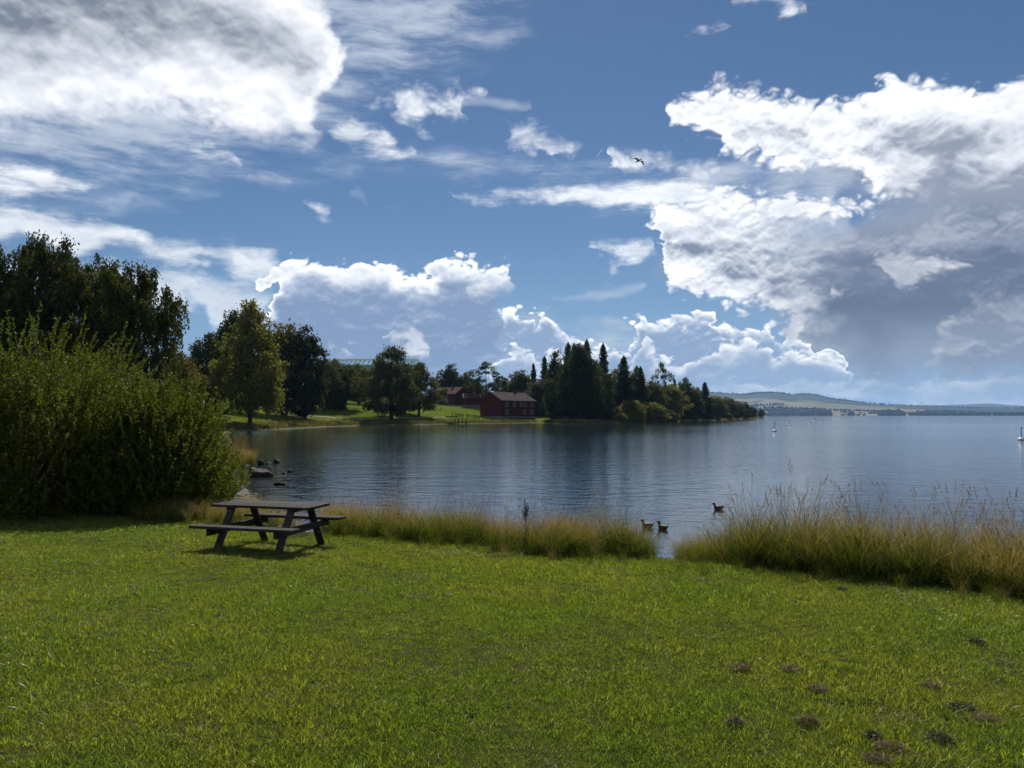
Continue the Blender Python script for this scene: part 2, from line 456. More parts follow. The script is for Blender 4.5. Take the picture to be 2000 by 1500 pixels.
class MB:
    """Collects boxes, prisms, tubes and lofts into one mesh."""
    def __init__(self):
        self.v, self.f, self.n = [], [], 0
    def add(self, v, f):
        self.v.append(np.asarray(v, float))
        self.f.extend([tuple(i + self.n for i in q) for q in f])
        self.n += len(v)
        return self
    def box(self, c, s, rot=None, bevel=0.0):
        x, y, z = [q / 2 for q in s]
        b = min(bevel, x * 0.9, y * 0.9, z * 0.9)
        if b > 0:                              # chamfered along all edges
            v, idx = [], {}
            for sx in (-1, 1):
                for sy in (-1, 1):
                    for sz in (-1, 1):
                        for a in range(3):
                            p = [sx * (x - b), sy * (y - b), sz * (z - b)]
                            p[a] = (sx, sy, sz)[a] * (x, y, z)[a]
                            idx[(sx, sy, sz, a)] = len(v)
                            v.append(p)
            f = []
            for a in range(3):
                o1, o2 = [q for q in range(3) if q != a]
                for s_ in (-1, 1):
                    q = []
                    for s1, s2 in ((-1, -1), (1, -1), (1, 1), (-1, 1)):
                        k = [0, 0, 0]; k[a] = s_; k[o1] = s1; k[o2] = s2
                        q.append(idx[(*k, a)])
                    f.append(q)
            for a in range(3):
                o1, o2 = [q for q in range(3) if q != a]
                for s1 in (-1, 1):
                    for s2 in (-1, 1):
                        q = []
                        for sa, w in ((-1, o1), (-1, o2), (1, o2), (1, o1)):
                            k = [0, 0, 0]; k[a] = sa; k[o1] = s1; k[o2] = s2
                            q.append(idx[(*k, w)])
                        f.append(q)
            for sx in (-1, 1):
                for sy in (-1, 1):
                    for sz in (-1, 1):
                        f.append([idx[(sx, sy, sz, a)] for a in range(3)])
            v = np.array(v)
        else:
            v = np.array([(i, j, k) for i in (-x, x) for j in (-y, y) for k in (-z, z)])
            f = [(0, 1, 3, 2), (4, 6, 7, 5), (0, 4, 5, 1), (2, 3, 7, 6), (0, 2, 6, 4), (1, 5, 7, 3)]
        if rot is not None:
            v = v @ np.array(rot.to_matrix() if not isinstance(rot, Matrix) else rot).T
        return self.add(v + np.array(c), f)
    def beam(self, a, b, w, h, up=(0, 0, 1), bevel=0.0):
        a, b = Vector(a), Vector(b)
        d = (b - a)
        z = d.normalized()
        x = Vector(up).cross(z)
        if x.length < 1e-4:
            x = Vector((1, 0, 0)).cross(z)
        x.normalize()
        y = z.cross(x)
        m = Matrix((x, y, z)).transposed()
        return self.box((a + b) / 2, (w, h, d.length), m, bevel)
    def tube(self, pts, rad, sides=6, cap=True):
        pts = [Vector(p) for p in pts]
        rings = []
        prev = None
        for i, p in enumerate(pts):
            d = (pts[min(i + 1, len(pts) - 1)] - pts[max(i - 1, 0)]).normalized()
            if prev is None:
                x = d.orthogonal().normalized()
            else:
                x = (prev - d * prev.dot(d)).normalized()
            prev = x
            y = d.cross(x)
            r = rad[i] if hasattr(rad, '__len__') else rad
            rings.append([p + (x * math.cos(t) + y * math.sin(t)) * r for t in [2 * math.pi * k / sides for k in range(sides)]])
        v = [tuple(q) for r_ in rings for q in r_]
        f = []
        for i in range(len(rings) - 1):
            for k in range(sides):
                k2 = (k + 1) % sides
                f.append((i * sides + k, i * sides + k2, (i + 1) * sides + k2, (i + 1) * sides + k))
        if cap:
            f.append(tuple(range(sides))[::-1])
            f.append(tuple((len(rings) - 1) * sides + k for k in range(sides)))
        return self.add(v, f)
    def build(self, name, material, parent=None, smooth=False, **kw):
        me = bpy.data.meshes.new(name)
        me.from_pydata([tuple(p) for p in np.concatenate(self.v)], [], self.f)
        if smooth:
            me.polygons.foreach_set('use_smooth', np.ones(len(me.polygons), dtype=bool))
        me.update()
        return link(name, me, material, parent, **kw)

# ------------------------------------------------------------------ materials
def material(name):
    m = bpy.data.materials.new(name)
    m.use_nodes = True
    m.node_tree.nodes.clear()
    t = Tree(m.node_tree)
    out = t.node('ShaderNodeOutputMaterial')
    return m, t, out
def principled(t, base, rough=0.8, spec=0.3, **kw):
    n = t.node('ShaderNodeBsdfPrincipled')
    t.put(n.inputs['Base Color'], base if isinstance(base, bpy.types.NodeSocket) else (*base, 1.0))
    t.put(n.inputs['Roughness'], rough)
    t.put(n.inputs['Specular IOR Level'], spec)
    for k, v in kw.items():
        t.put(n.inputs[k], v)
    return n
def bump(t, height, strength=0.5, dist=0.02):
    b = t.node('ShaderNodeBump')
    b.inputs['Strength'].default_value = strength
    b.inputs['Distance'].default_value = dist
    t.put(b.inputs['Height'], height)
    return b.outputs[0]
def simple(name, c, rough=0.7, spec=0.3, var=0.25, scale=6.0, stretch=(1, 1, 1), bmp=0.0, metallic=0.0, each=0.0, spots=None):
    m, t, out = material(name)
    tc = t.node('ShaderNodeTexCoord').outputs['Object']
    tc0 = tc
    tc = t.v('MULTIPLY', tc, stretch)
    n = t.noise(tc, scale, 6, 0.6)
    k = t.lin(n, 0.25, 0.75, 1 - var, 1 + var)
    if each:                                   # every plank weathered a little differently
        k = t.m('MULTIPLY', k, t.lin(t.node('ShaderNodeObjectInfo').outputs['Random'], 0.0, 1.0, 1 - each, 1 + each))
    base = t.v('SCALE', t.combine(*c), scale=k)
    if spots is not None:
        base = t.mix(t.smooth(t.noise(tc0, 7.0, 5, 0.65), 0.58, 0.7), base, spots)
    p = principled(t, base, rough, spec, Metallic=metallic)
    if bmp:
        t.put(p.inputs['Normal'], bump(t, n, 0.6, bmp))
    t.put(out.inputs[0], p.outputs[0])
    return m
def leaf_material(name, c, trans=0.4, tint=(1.25, 1.15, 0.5), var=0.35, rough=0.5, spec=0.25, use_color=True, hgrad=None, world_var=None):
    """Leaves and blades: reflect and let light through; each leaf slightly its own colour ('rnd')."""
    m, t, out = material(name)
    a = t.node('ShaderNodeAttribute', attribute_name='rnd').outputs['Fac']
    k = t.lin(a, 0.0, 1.0, 1 - var, 1 + var)
    base = t.combine(*c)
    if hgrad:                                  # living base to dry tip
        h = t.node('ShaderNodeAttribute', attribute_name='h').outputs['Fac']
        hh = t.m('MULTIPLY_ADD', t.m('SUBTRACT', a, 0.5), 0.5, h)
        base = t.mix(t.smooth(hh, hgrad[1], hgrad[2]), c, hgrad[0])
    if world_var:
        pos = t.node('ShaderNodeNewGeometry').outputs['Position']
        w = t.noise(pos, world_var[1], 4, 0.55)
        base = t.mix(t.smooth(w, 0.42, 0.66), base, world_var[0])
        if len(world_var) > 2:
            w2 = t.noise(t.v('ADD', pos, (31.0, 7.0, 0.0)), world_var[3], 5, 0.6)
            base = t.mix(t.smooth(w2, 0.55, 0.7), base, world_var[2])
    if use_color:
        oc = t.node('ShaderNodeObjectInfo').outputs['Color']
        base = t.mix(1.0, base, oc, 'MULTIPLY')
    base = t.v('SCALE', base, scale=k)
    p = principled(t, base, rough, spec)
    tr = t.node('ShaderNodeBsdfTranslucent')
    t.put(tr.inputs['Color'], t.v('MULTIPLY', base, tint))
    mx = t.node('ShaderNodeMixShader')
    mx.inputs[0].default_value = trans
    t.put(mx.inputs[1], p.outputs[0])
    t.put(mx.inputs[2], tr.outputs[0])
    t.put(out.inputs[0], mx.outputs[0])
    return m

# ------------------------------------------------------------------ terrain
SHORE = [(300, -150), (90, -50), (40, -15), (20, 1), (13, 6), (9.2, 9.7), (8.1, 10.6), (7.5, 11.2), (6.9, 11.6), (6.3, 12.0), (5.6, 12.35), (4.9, 12.6),
         (4.1, 13.1), (3.0, 13.7), (2.3, 13.9), (1.5, 14.1), (0.6, 14.45), (-0.4, 15.0), (-1.6, 15.7), (-3.4, 16.1), (-5, 18), (-7, 21), (-8.5, 24), (-10.5, 28),
         (-13, 33), (-14.5, 38.5), (-14.9, 41.3), (-16.5, 43), (-19, 48), (-24, 60), (-31, 79), (-40, 100)]
for u_, v_ in ((450, 843), (500, 840), (560, 838), (640, 833.5), (740, 830.5), (820, 829.5), (900, 828), (1000, 826.6), (1055, 826), (1095, 828.3), (1160, 828.3), (1186, 826.6),
               (1240, 825), (1300, 823.5), (1380, 821.8), (1440, 819.5), (1478, 817), (1494, 815.9)):
    p_ = on_water(u_, v_)
    SHORE.append((p_[0], p_[1]))
SHORE += [(305, 850), (200, 930), (0, 1050), (-600, 1300), (-3000, 1700), (-3000, -3000), (3000, -3000), (3000, -900)]
SH = np.array(SHORE, float)
def shore_dist(x, y):
    """Signed distance to the water's edge, positive on land."""
    x, y = np.asarray(x, float), np.asarray(y, float)
    shp = x.shape
    p = np.stack([x.ravel(), y.ravel()], 1)
    best = np.full(len(p), 1e12)
    inside_ = np.zeros(len(p), bool)
    A, B = SH, np.roll(SH, -1, 0)
    for a, b in zip(A, B):
        ab = b - a
        t = np.clip(((p - a) @ ab) / (ab @ ab), 0, 1)
        d = ((p - (a + t[:, None] * ab)) ** 2).sum(1)
        best = np.minimum(best, d)
        cond = (a[1] > p[:, 1]) != (b[1] > p[:, 1])
        if abs(b[1] - a[1]) > 1e-9:
            xi = a[0] + (p[:, 1] - a[1]) * (b[0] - a[0]) / (b[1] - a[1])
            inside_ ^= cond & (p[:, 0] < xi)
    d = np.sqrt(best)
    return np.where(inside_, d, -d).reshape(shp)
KPTS = np.array([(0, 0, .065), (10, 0, .065), (-12, 14, .05), (4, 8, .065), (-30, 45, .06), (-70, 85, .10), (-75, 150, .17), (-60, 230, .17), (-130, 300, .17), (-45, 300, .14),
                 (-25, 300, .13), (-10, 270, .12), (20, 290, .06), (60, 280, .04), (120, 350, .03), (200, 600, .03), (0, -60, .05), (-80, 400, .14)])
def slope_k(x, y):
    w = 0; s = 0
    for a, b, k in KPTS:
        q = 1.0 / ((x - a) ** 2 + (y - b) ** 2 + 25.0) ** 1.5
        w = w + q; s = s + q * k
    return s / w
def vnoise(x, y, seed=0):
    """Cheap smooth value noise in -1..1."""
    xi, yi = np.floor(x), np.floor(y)
    fx, fy = x - xi, y - yi
    fx, fy = fx * fx * (3 - 2 * fx), fy * fy * (3 - 2 * fy)
    def h(i, j):
        q = np.sin(i * 127.1 + j * 311.7 + seed * 74.7) * 43758.5453
        return (q - np.floor(q)) * 2 - 1
    return (h(xi, yi) * (1 - fx) + h(xi + 1, yi) * fx) * (1 - fy) + (h(xi, yi + 1) * (1 - fx) + h(xi + 1, yi + 1) * fx) * fy
def smoothstep(x, a, b):
    t = np.clip((x - a) / (b - a), 0, 1)
    return t * t * (3 - 2 * t)
def ground_z(x, y, d=None):
    x, y = np.asarray(x, float), np.asarray(y, float)
    d = shore_dist(x, y) if d is None else d
    far = smoothstep(np.hypot(x, y), 60, 160)
    d0 = 170.0
    deff = d0 * (1 - np.exp(-np.maximum(d - 1.2, 0) / d0))
    z = 0.36 * smoothstep(d, -0.2, 1.8) + slope_k(x, y) * deff
    z = z + (vnoise(x * 0.9, y * 0.9) * 0.018 + vnoise(x * 0.23, y * 0.23, 3) * 0.03) * smoothstep(d, 0.5, 3.0)
    z = z + far * (vnoise(x * 0.05, y * 0.05, 5) * 0.5 + vnoise(x * 0.15, y * 0.15, 6) * 0.15) * smoothstep(d, 3, 25)
    return np.where(d < 0, np.maximum(-1.8, 0.11 * d) - 0.02, z)
def gz(x, y):
    return float(ground_z(np.array([x]), np.array([y]))[0])
def steps(spec):
    out = [spec[0][0]]
    for (a, b, n0, n1) in spec:
        while out[-1] < b - 1e-6:
            t = (out[-1] - a) / (b - a)
            out.append(min(b, out[-1] + n0 + (n1 - n0) * t))
    return np.array(out)
gx = steps([(-3000, -400, 300, 60), (-400, -120, 40, 6), (-120, -60, 3.0, 2.0), (-60, -16, 2.0, 0.35), (-16, 14, 0.3, 0.3), (14, 60, 0.4, 3.0), (60, 320, 3.5, 6), (320, 700, 15, 60), (700, 3000, 80, 300)])
gy = steps([(-3000, -100, 300, 20), (-100, -3, 8, 0.5), (-3, 26, 0.3, 0.3), (26, 120, 0.4, 2.5), (120, 300, 2.2, 2.5), (300, 860, 3, 8), (860, 1700, 20, 90)])
XX, YY = np.meshgrid(gx, gy)
DD = shore_dist(XX, YY)
ZZ = ground_z(XX, YY, DD)
nx, ny = len(gx), len(gy)
print('ground grid', nx, ny)
idx = np.arange(nx * ny).reshape(ny, nx)
quads = np.stack([idx[:-1, :-1], idx[:-1, 1:], idx[1:, 1:], idx[1:, :-1]], -1).reshape(-1, 4)
keep = (DD.ravel()[quads] > -16).any(1)                       # no lake bed far out under the water
quads = quads[keep]
ground_me = new_mesh('ground', np.stack([XX.ravel(), YY.ravel(), ZZ.ravel()], 1), quads, {'shore': DD.ravel()}, smooth=True)

gm, t, out = material('ground_turf')
pos = t.node('ShaderNodeNewGeometry').outputs['Position']
sh = t.node('ShaderNodeAttribute', attribute_name='shore').outputs['Fac']
n1 = t.noise(pos, 0.35, 5, 0.6)
n2 = t.noise(pos, 6.0, 6, 0.65)
n3 = t.noise(pos, 0.06, 4, 0.5)
turf = t.mix(t.smooth(n1, 0.35, 0.7), (0.070, 0.105, 0.015), (0.098, 0.130, 0.020))
turf = t.mix(t.smooth(n3, 0.45, 0.7), turf, (0.130, 0.138, 0.028))
turf = t.mix(t.smooth(n2, 0.55, 0.75), turf, (0.05, 0.055, 0.015))
stone = t.node('ShaderNodeTexVoronoi', feature='F1')
stone.inputs['Scale'].default_value = 14.0
t.put(stone.inputs['Vector'], pos)
gravel = t.mix(stone.outputs['Distance'], (0.15, 0.138, 0.122), (0.07, 0.064, 0.058))
gravel = t.mix(t.smooth(n2, 0.4, 0.7), gravel, (0.19, 0.178, 0.16))
edge = t.m('MULTIPLY_ADD', t.m('SUBTRACT', n1, 0.5), 1.4, sh)
edge = t.m('ADD', edge, t.smooth(t.separate(pos)[1], 60.0, 110.0, 0.0, 0.45))
# under the mown blades in front lies dark thatch and soil
near = t.smooth(t.v('LENGTH', pos), 22.0, 40.0)
turf = t.mix(near, t.mix(t.smooth(n2, 0.4, 0.6), (0.030, 0.038, 0.010), (0.052, 0.052, 0.020)), turf)
base = t.mix(t.smooth(edge, 0.6, 1.2), gravel, turf)
p = principled(t, base, 1.0, 0.0)
t.put(p.inputs['Normal'], bump(t, t.m('ADD', n2, stone.outputs['Distance']), 0.5, 0.03))
t.put(out.inputs[0], p.outputs[0])
ground = tag(link('ground', ground_me, gm), kind='structure')

# ------------------------------------------------------------------ lake
wm, t, out = material('lake_water')
pos = t.node('ShaderNodeNewGeometry').outputs['Position']
sx, sy, sz = t.separate(pos)
def wv(ax, ay, scale, detail, rot):
    c, s = math.cos(rot), math.sin(rot)
    a = t.m('ADD', t.m('MULTIPLY', sx, c * ax), t.m('MULTIPLY', sy, s * ax))
    b = t.m('ADD', t.m('MULTIPLY', sx, -s * ay), t.m('MULTIPLY', sy, c * ay))
    return t.noise(t.combine(a, b, 0.0), scale, detail, 0.5)
h1 = wv(0.6, 1.0, 0.5, 3, 0.12)
h2 = wv(0.6, 1.0, 1.7, 5, -0.2)
h3 = wv(0.7, 1.0, 5.5, 2, 0.35)
gust = t.smooth(t.noise(t.combine(t.m('MULTIPLY', sx, 0.35), sy, 0.0), 0.018, 3, 0.55), 0.3, 0.7, 0.6, 1.15)
hh = t.m('MULTIPLY_ADD', h1, 0.03, t.m('MULTIPLY_ADD', h2, 0.038, t.m('MULTIPLY', h3, 0.013)))
p = principled(t, (0.012, 0.021, 0.026), 0.05, 0.5)
p.inputs['IOR'].default_value = 1.333
t.put(p.inputs['Normal'], bump(t, t.m('MULTIPLY', hh, gust), 1.0, 1.0))
t.put(out.inputs[0], p.outputs[0])
S_ = 30000.0
lake = tag(link('lake', new_mesh('lake', [(-S_, -1500, 0), (S_, -1500, 0), (S_, S_, 0), (-S_, S_, 0)], np.array([[0, 1, 2, 3]])), wm), kind='structure')

# ------------------------------------------------------------------ hills across the lake
RIDGE = [(-600, 781), (200, 775), (700, 779), (1000, 775), (1200, 772), (1385, 766), (1410, 768), (1455, 770), (1480, 766), (1520, 766), (1550, 771), (1572, 770), (1592, 771), (1620, 779),
         (1660, 784), (1700, 789), (1750, 792), (1800, 794), (1900, 797), (2100, 799), (2600, 798)]
RIDGE2 = [(-600, 788), (900, 786), (1700, 796), (1780, 792), (1850, 791), (1900, 789), (1936, 788), (1970, 791), (2000, 792), (2200, 786), (2600, 790)]
def hill_mesh(name, ridge, y0, y1, y2, amp):
    us = np.linspace(-600, 2600, 520)
    rv_ = np.interp(us, [a for a, b in ridge], [b for a, b in ridge])
    ys = np.concatenate([np.linspace(y0 - 60, y1, 70), np.linspace(y1 + 150, y2, 10)])
    top = (811 - rv_) / F * y1 + CAM_Z
    U, Yg = np.meshgrid(us, ys)
    tt = np.clip((Yg - y0) / (y1 - y0), 0, 1)
    shape = 0.75 * tt + 0.25 * smoothstep(tt, 0.1, 1.0)
    shape = np.where(Yg > y1, 1 - 0.6 * (Yg - y1) / (y2 - y1), shape)
    X = (U - 1000) / F * Yg
    Z = top[None, :] * shape + amp * (vnoise(X / 700, Yg / 500, 9) + 0.5 * vnoise(X / 260, Yg / 220, 12)) * smoothstep(tt, 0.04, 0.4) * (1 - 0.75 * smoothstep(tt, 0.75, 1.0))
    Z = Z + np.where(Yg < y0, -3.0, 0.8)
    n_, m_ = X.shape
    ii = np.arange(n_ * m_).reshape(n_, m_)
    q = np.stack([ii[:-1, :-1], ii[:-1, 1:], ii[1:, 1:], ii[1:, :-1]], -1).reshape(-1, 4)
    return new_mesh(name, np.stack([X.ravel(), Yg.ravel(), Z.ravel()], 1), q, {'up': tt.ravel()}, smooth=True), (us, ys, X, Yg, Z)
hill_me, HG = hill_mesh('hills', RIDGE, 5000.0, 7600.0, 9500.0, 14.0)
hill2_me, HG2 = hill_mesh('far_hills', RIDGE2, 9800.0, 13000.0, 16000.0, 20.0)
hm, t, out = material('farm_and_forest')
pos = t.node('ShaderNodeNewGeometry').outputs['Position']
up = t.node('ShaderNodeAttribute', attribute_name='up').outputs['Fac']
sx, sy, sz = t.separate(pos)
pv = t.combine(t.m('MULTIPLY', sx, 0.42), sy, 0.0)
vor = t.node('ShaderNodeTexVoronoi', feature='F1')
vor.inputs['Scale'].default_value = 0.0042
t.put(vor.inputs['Vector'], pv)
cellv = t.separate(vor.outputs['Color'])[0]
field = t.ramp(cellv, [(0.0, (0.17, 0.125, 0.075)), (0.35, (0.21, 0.16, 0.10)), (0.6, (0.14, 0.118, 0.068)), (0.78, (0.18, 0.148, 0.10)), (0.9, (0.09, 0.11, 0.03)), (1.0, (0.3, 0.22, 0.13))], 'CONSTANT')
wood = t.noise(pv, 0.0032, 6, 0.6)
# woods cover the ridge and, to the right, the slopes as well
wmask = t.m('MULTIPLY_ADD', t.smooth(up, 0.5, 0.85), 0.45, wood)
wmask = t.m('MULTIPLY_ADD', t.smooth(t.m('DIVIDE', sx, sy), 0.52, 0.62), 0.35, wmask)
leafn = t.noise(pos, 0.03, 4, 0.7)
forest = t.mix(t.smooth(leafn, 0.35, 0.65), (0.010, 0.018, 0.013), (0.018, 0.028, 0.018))
base = t.mix(t.smooth(wmask, 0.62, 0.64), field, forest)
t.put(out.inputs[0], principled(t, base, 0.95, 0.1).outputs[0])
tag(link('hills', hill_me, hm), kind='structure')
tag(link('hills', hill2_me, hm), kind='structure')
def hill_z(x, y):
    us, ys, X, Yg, Z = HG
    u = x / y * F + 1000
    i = np.clip(np.searchsorted(us, u) - 1, 0, len(us) - 2)
    j = np.clip(np.searchsorted(ys, y) - 1, 0, len(ys) - 2)
    fu = np.clip((u - us[i]) / (us[i + 1] - us[i]), 0, 1)
    fy = np.clip((y - ys[j]) / (ys[j + 1] - ys[j]), 0, 1)
    return (Z[j, i] * (1 - fu) + Z[j, i + 1] * fu) * (1 - fy) + (Z[j + 1, i] * (1 - fu) + Z[j + 1, i + 1] * fu) * fy

# ------------------------------------------------------------------ foliage builders
def unit(v):
    return v / np.maximum(np.linalg.norm(v, axis=-1, keepdims=True), 1e-9)
def leaf_cards(cen, axis, length, width, r, fold=0.0):
    """One small rhombic leaf per point: returns verts, quads, per-vertex random value."""
    n = len(cen)
    axis = unit(axis)
    side = unit(np.cross(axis, r.normal(size=(n, 3))))
    L = np.asarray(length)[:, None] if np.ndim(length) else np.full((n, 1), length)
    Wd = np.asarray(width)[:, None] if np.ndim(width) else np.full((n, 1), width)
    v = np.stack([cen - axis * L * 0.5, cen + side * Wd * 0.5 - axis * L * 0.08, cen + axis * L * 0.5, cen - side * Wd * 0.5 - axis * L * 0.08], 1).reshape(-1, 3)
    q = np.arange(n * 4).reshape(n, 4)
    return v, q, np.repeat(r.random(n), 4)
def crown_mesh(name, pts, axis, length, width, r):
    v, q, rnd = leaf_cards(pts, axis, length, width, r)
    return new_mesh(name, v, q, {'rnd': rnd})
def trunk_mesh(name, paths):
    b = MB()
    for pts, rad, sides in paths:
        b.tube(pts, rad, sides)
    me = bpy.data.meshes.new(name)
    me.from_pydata([tuple(p) for p in np.concatenate(b.v)], [], b.f)
    me.polygons.foreach_set('use_smooth', np.ones(len(me.polygons), dtype=bool))
    me.update()
    return me
def limb(a, b, r0, r1, sag, r):
    a, b = np.array(a, float), np.array(b, float)
    n = 4
    pts = []
    for i in range(n):
        t = i / (n - 1)
        p = a + (b - a) * t
        p[2] += sag * math.sin(math.pi * t)
        if 0 < i < n - 1:
            p += r.normal(size=3) * 0.02 * np.linalg.norm(b - a)
        pts.append(p)
    return (pts, np.linspace(r0, r1, n), 4)
# All tree meshes are one unit tall; the thing is scaled to its height.
def broad_tree(seed, prof, nclump, leaves, clump, leaf, base=0.16, trunk=0.02, weep=0.0, weep_n=0, weep_len=0.12, stems=1, flat=0.7, hollow=0.35, lobe=1.0):
    r = np.random.default_rng(seed)
    zs = base + (1 - base) * r.random(nclump * 3)
    R_ = np.interp(zs, [a for a, b in prof], [b for a, b in prof])
    keep_ = r.random(len(zs)) < (R_ / R_.max()) ** 1.1
    zs, R_ = zs[keep_][:nclump], R_[keep_][:nclump]
    n = len(zs)
    th = r.random(n) * 2 * np.pi
    lob = 1 + lobe * (0.20 * np.sin(th * 2 + seed + zs * 9) + 0.18 * np.sin(th * 3 + 2.1 * seed + zs * 5) + 0.16 * np.sin(zs * 19 + seed + th))
    rr = R_ * lob * (hollow + (1 - hollow) * np.sqrt(r.random(n)))
    cen = np.stack([rr * np.cos(th), rr * np.sin(th), zs], 1)
    csz = clump * (0.6 + 0.8 * r.random(n))
    k = leaves
    off = r.normal(size=(n, k, 3)) * (csz[:, None, None] * np.array([1, 1, flat]))
    pts = (cen[:, None, :] + off).reshape(-1, 3)
    ax = r.normal(size=(len(pts), 3))
    if weep_n:
        src = r.integers(0, n, weep_n)
        st = cen[src] + r.normal(size=(weep_n, 3)) * csz[src][:, None] * 0.9
        m_ = 16
        tt = np.linspace(0, 1, m_)
        ln = weep_len * (0.4 + 1.1 * r.random(weep_n))
        drift = unit(np.stack([st[:, 0], st[:, 1], np.zeros(weep_n)], 1)) * 0.12
        s_ = st[:, None, :] + np.stack([np.zeros(m_), np.zeros(m_), -tt], 1)[None] * ln[:, None, None] + drift[:, None, :] * (tt * (1 - 0.4 * tt))[None, :, None] * ln[:, None, None]
        s_ = s_ + r.normal(size=s_.shape) * leaf * 0.35
        s_ = s_.reshape(-1, 3)
        s_ = s_[s_[:, 2] > base * 0.55]
        pts = np.concatenate([pts, s_])
        ax = np.concatenate([ax, r.normal(size=(len(s_), 3)) * 0.5 + np.array([0, 0, -1.0])])
    pts = pts[pts[:, 2] > base * 0.4]
    ax = ax[:len(pts)]
    ln = leaf * (0.7 + 0.6 * r.random(len(pts)))
    crown = crown_mesh('crown', pts, ax, ln, ln * 0.58, r)
    paths = []
    for s in range(stems):
        a = 2 * math.pi * s / max(stems, 1) + seed
        sp = 0.0 if stems == 1 else 0.12
        q = [(0 + 0.03 * sp * math.cos(a), 0.03 * sp * math.sin(a), -0.02)]
        for z in (0.03, 0.15, 0.35, 0.6, 0.85):
            w = sp * z * 1.6
            q.append((w * math.cos(a) + r.normal() * 0.008, w * math.sin(a) + r.normal() * 0.008, z))
        paths.append((q, [trunk * 1.5, trunk * 1.05, trunk * 0.9, trunk * 0.7, trunk * 0.4, trunk * 0.12], 7))
    for i in r.choice(n, min(n, 34), replace=False):
        c = cen[i]
        zb = max(base * 0.7, c[2] - 0.10 - 0.5 * math.hypot(c[0], c[1]))
        paths.append(limb((0, 0, zb), c, trunk * 0.34 * (1.1 - zb), trunk * 0.06, 0.02, r))
    return crown, trunk_mesh('trunk', paths)
def spruce_tree(seed, rad=0.17, whorls=34, base=0.05, leaf=0.034, dens=1.0, ragged=0.25):
    r = np.random.default_rng(seed)
    pts, ax = [], []
    paths = [([(0, 0, -0.01), (0.003, 0, 0.3), (0, 0.003, 0.65), (0, 0, 0.985)], [0.017, 0.012, 0.007, 0.0015], 6)]
    for i in range(whorls):
        z = base + (0.985 - base) * (i / whorls) ** 0.95
        f = 1 - z
        Rz = rad * (f ** 0.72) * (1 + ragged * r.normal() * 0.5) + 0.006
        nb = 7 if z < 0.8 else 5
        a0 = r.random() * 6.28
        for b in range(nb):
            a = a0 + 6.283 * b / nb + r.normal() * 0.15
            L = Rz * (0.75 + 0.5 * r.random())
            m_ = max(4, int(L / 0.012 * dens))
            tt = np.linspace(0.12, 1, m_)
            x = L * tt
            droop = -0.42 * L * tt ** 1.3 + 0.22 * L * tt ** 4
            p = np.stack([x * math.cos(a), x * math.sin(a), z + 0.02 * tt + droop], 1)
            wob = np.repeat(p, 5, 0)
            wd = 0.30 * L * (1 - np.repeat(tt, 5)) + 0.006
            offs = r.normal(size=(len(wob), 3)) * np.stack([wd * abs(math.sin(a)) + 0.004, wd * abs(math.cos(a)) + 0.004, np.full(len(wob), 0.008)], 1)
            offs[:, 2] -= 0.012 * r.random(len(wob))
            pts.append(wob + offs)
            d = np.array([math.cos(a), math.sin(a), -0.5])
            ax.append(d + r.normal(size=(len(wob), 3)) * 0.5)
    top = np.stack([r.normal(size=30) * 0.004, r.normal(size=30) * 0.004, 0.955 + 0.05 * r.random(30)], 1)
    pts.append(top); ax.append(np.tile((0, 0, 1.0), (30, 1)) + r.normal(size=(30, 3)) * 0.4)
    pts, ax = np.concatenate(pts), np.concatenate(ax)
    ln = leaf * (0.6 + 0.7 * r.random(len(pts)))
    return crown_mesh('crown', pts, ax, ln, ln * 0.42, r), trunk_mesh('trunk', paths)

FOL = leaf_material('tree_leaves', (0.058, 0.072, 0.025), 0.48, var=0.45, spec=0.1, rough=0.7, world_var=((0.078, 0.080, 0.026), 0.22))
BARK = simple('bark', (0.05, 0.043, 0.036), 0.9, 0.1, 0.4, 30, (1, 1, 0.2))
PRO = {}
P_OVAL = [(0.1, 0.12), (0.2, 0.22), (0.4, 0.30), (0.6, 0.29), (0.8, 0.2), (0.93, 0.1), (1, 0.03)]
P_ROUND = [(0.05, 0.2), (0.18, 0.36), (0.4, 0.42), (0.65, 0.38), (0.85, 0.24), (1, 0.06)]
P_BIRCH = [(0.1, 0.16), (0.2, 0.22), (0.45, 0.24), (0.65, 0.2), (0.85, 0.11), (1, 0.03)]
P_NARROW = [(0.03, 0.1), (0.2, 0.17), (0.5, 0.17), (0.8, 0.11), (1, 0.03)]
P_WIDE = [(0.05, 0.34), (0.25, 0.46), (0.5, 0.45), (0.75, 0.34), (0.9, 0.22), (1, 0.1)]
PRO['weeping1'] = broad_tree(3, [(0.1, 0.3), (0.3, 0.36), (0.55, 0.36), (0.75, 0.35), (0.9, 0.29), (1, 0.15)], 260, 60, 0.026, 0.021, 0.08, 0.022, weep_n=2300, weep_len=0.12, hollow=0.3, lobe=0.6)
PRO['weeping2'] = broad_tree(8, [(0.05, 0.36), (0.25, 0.42), (0.5, 0.38), (0.75, 0.35), (0.92, 0.28), (1, 0.14)], 260, 60, 0.026, 0.021, 0.06, 0.022, weep_n=2300, weep_len=0.12, hollow=0.3, lobe=0.6)
PRO['birch1'] = broad_tree(21, P_BIRCH, 250, 56, 0.026, 0.022, 0.16, 0.016, weep_n=700, weep_len=0.09, hollow=0.25)
PRO['birch2'] = broad_tree(22, P_NARROW, 220, 56, 0.026, 0.025, 0.05, 0.016, weep_n=500, weep_len=0.08, hollow=0.2)
PRO['round1'] = broad_tree(31, P_ROUND, 300, 60, 0.038, 0.032, 0.1, 0.03, hollow=0.3)
PRO['round2'] = broad_tree(32, P_OVAL, 250, 56, 0.036, 0.032, 0.08, 0.024, hollow=0.3)
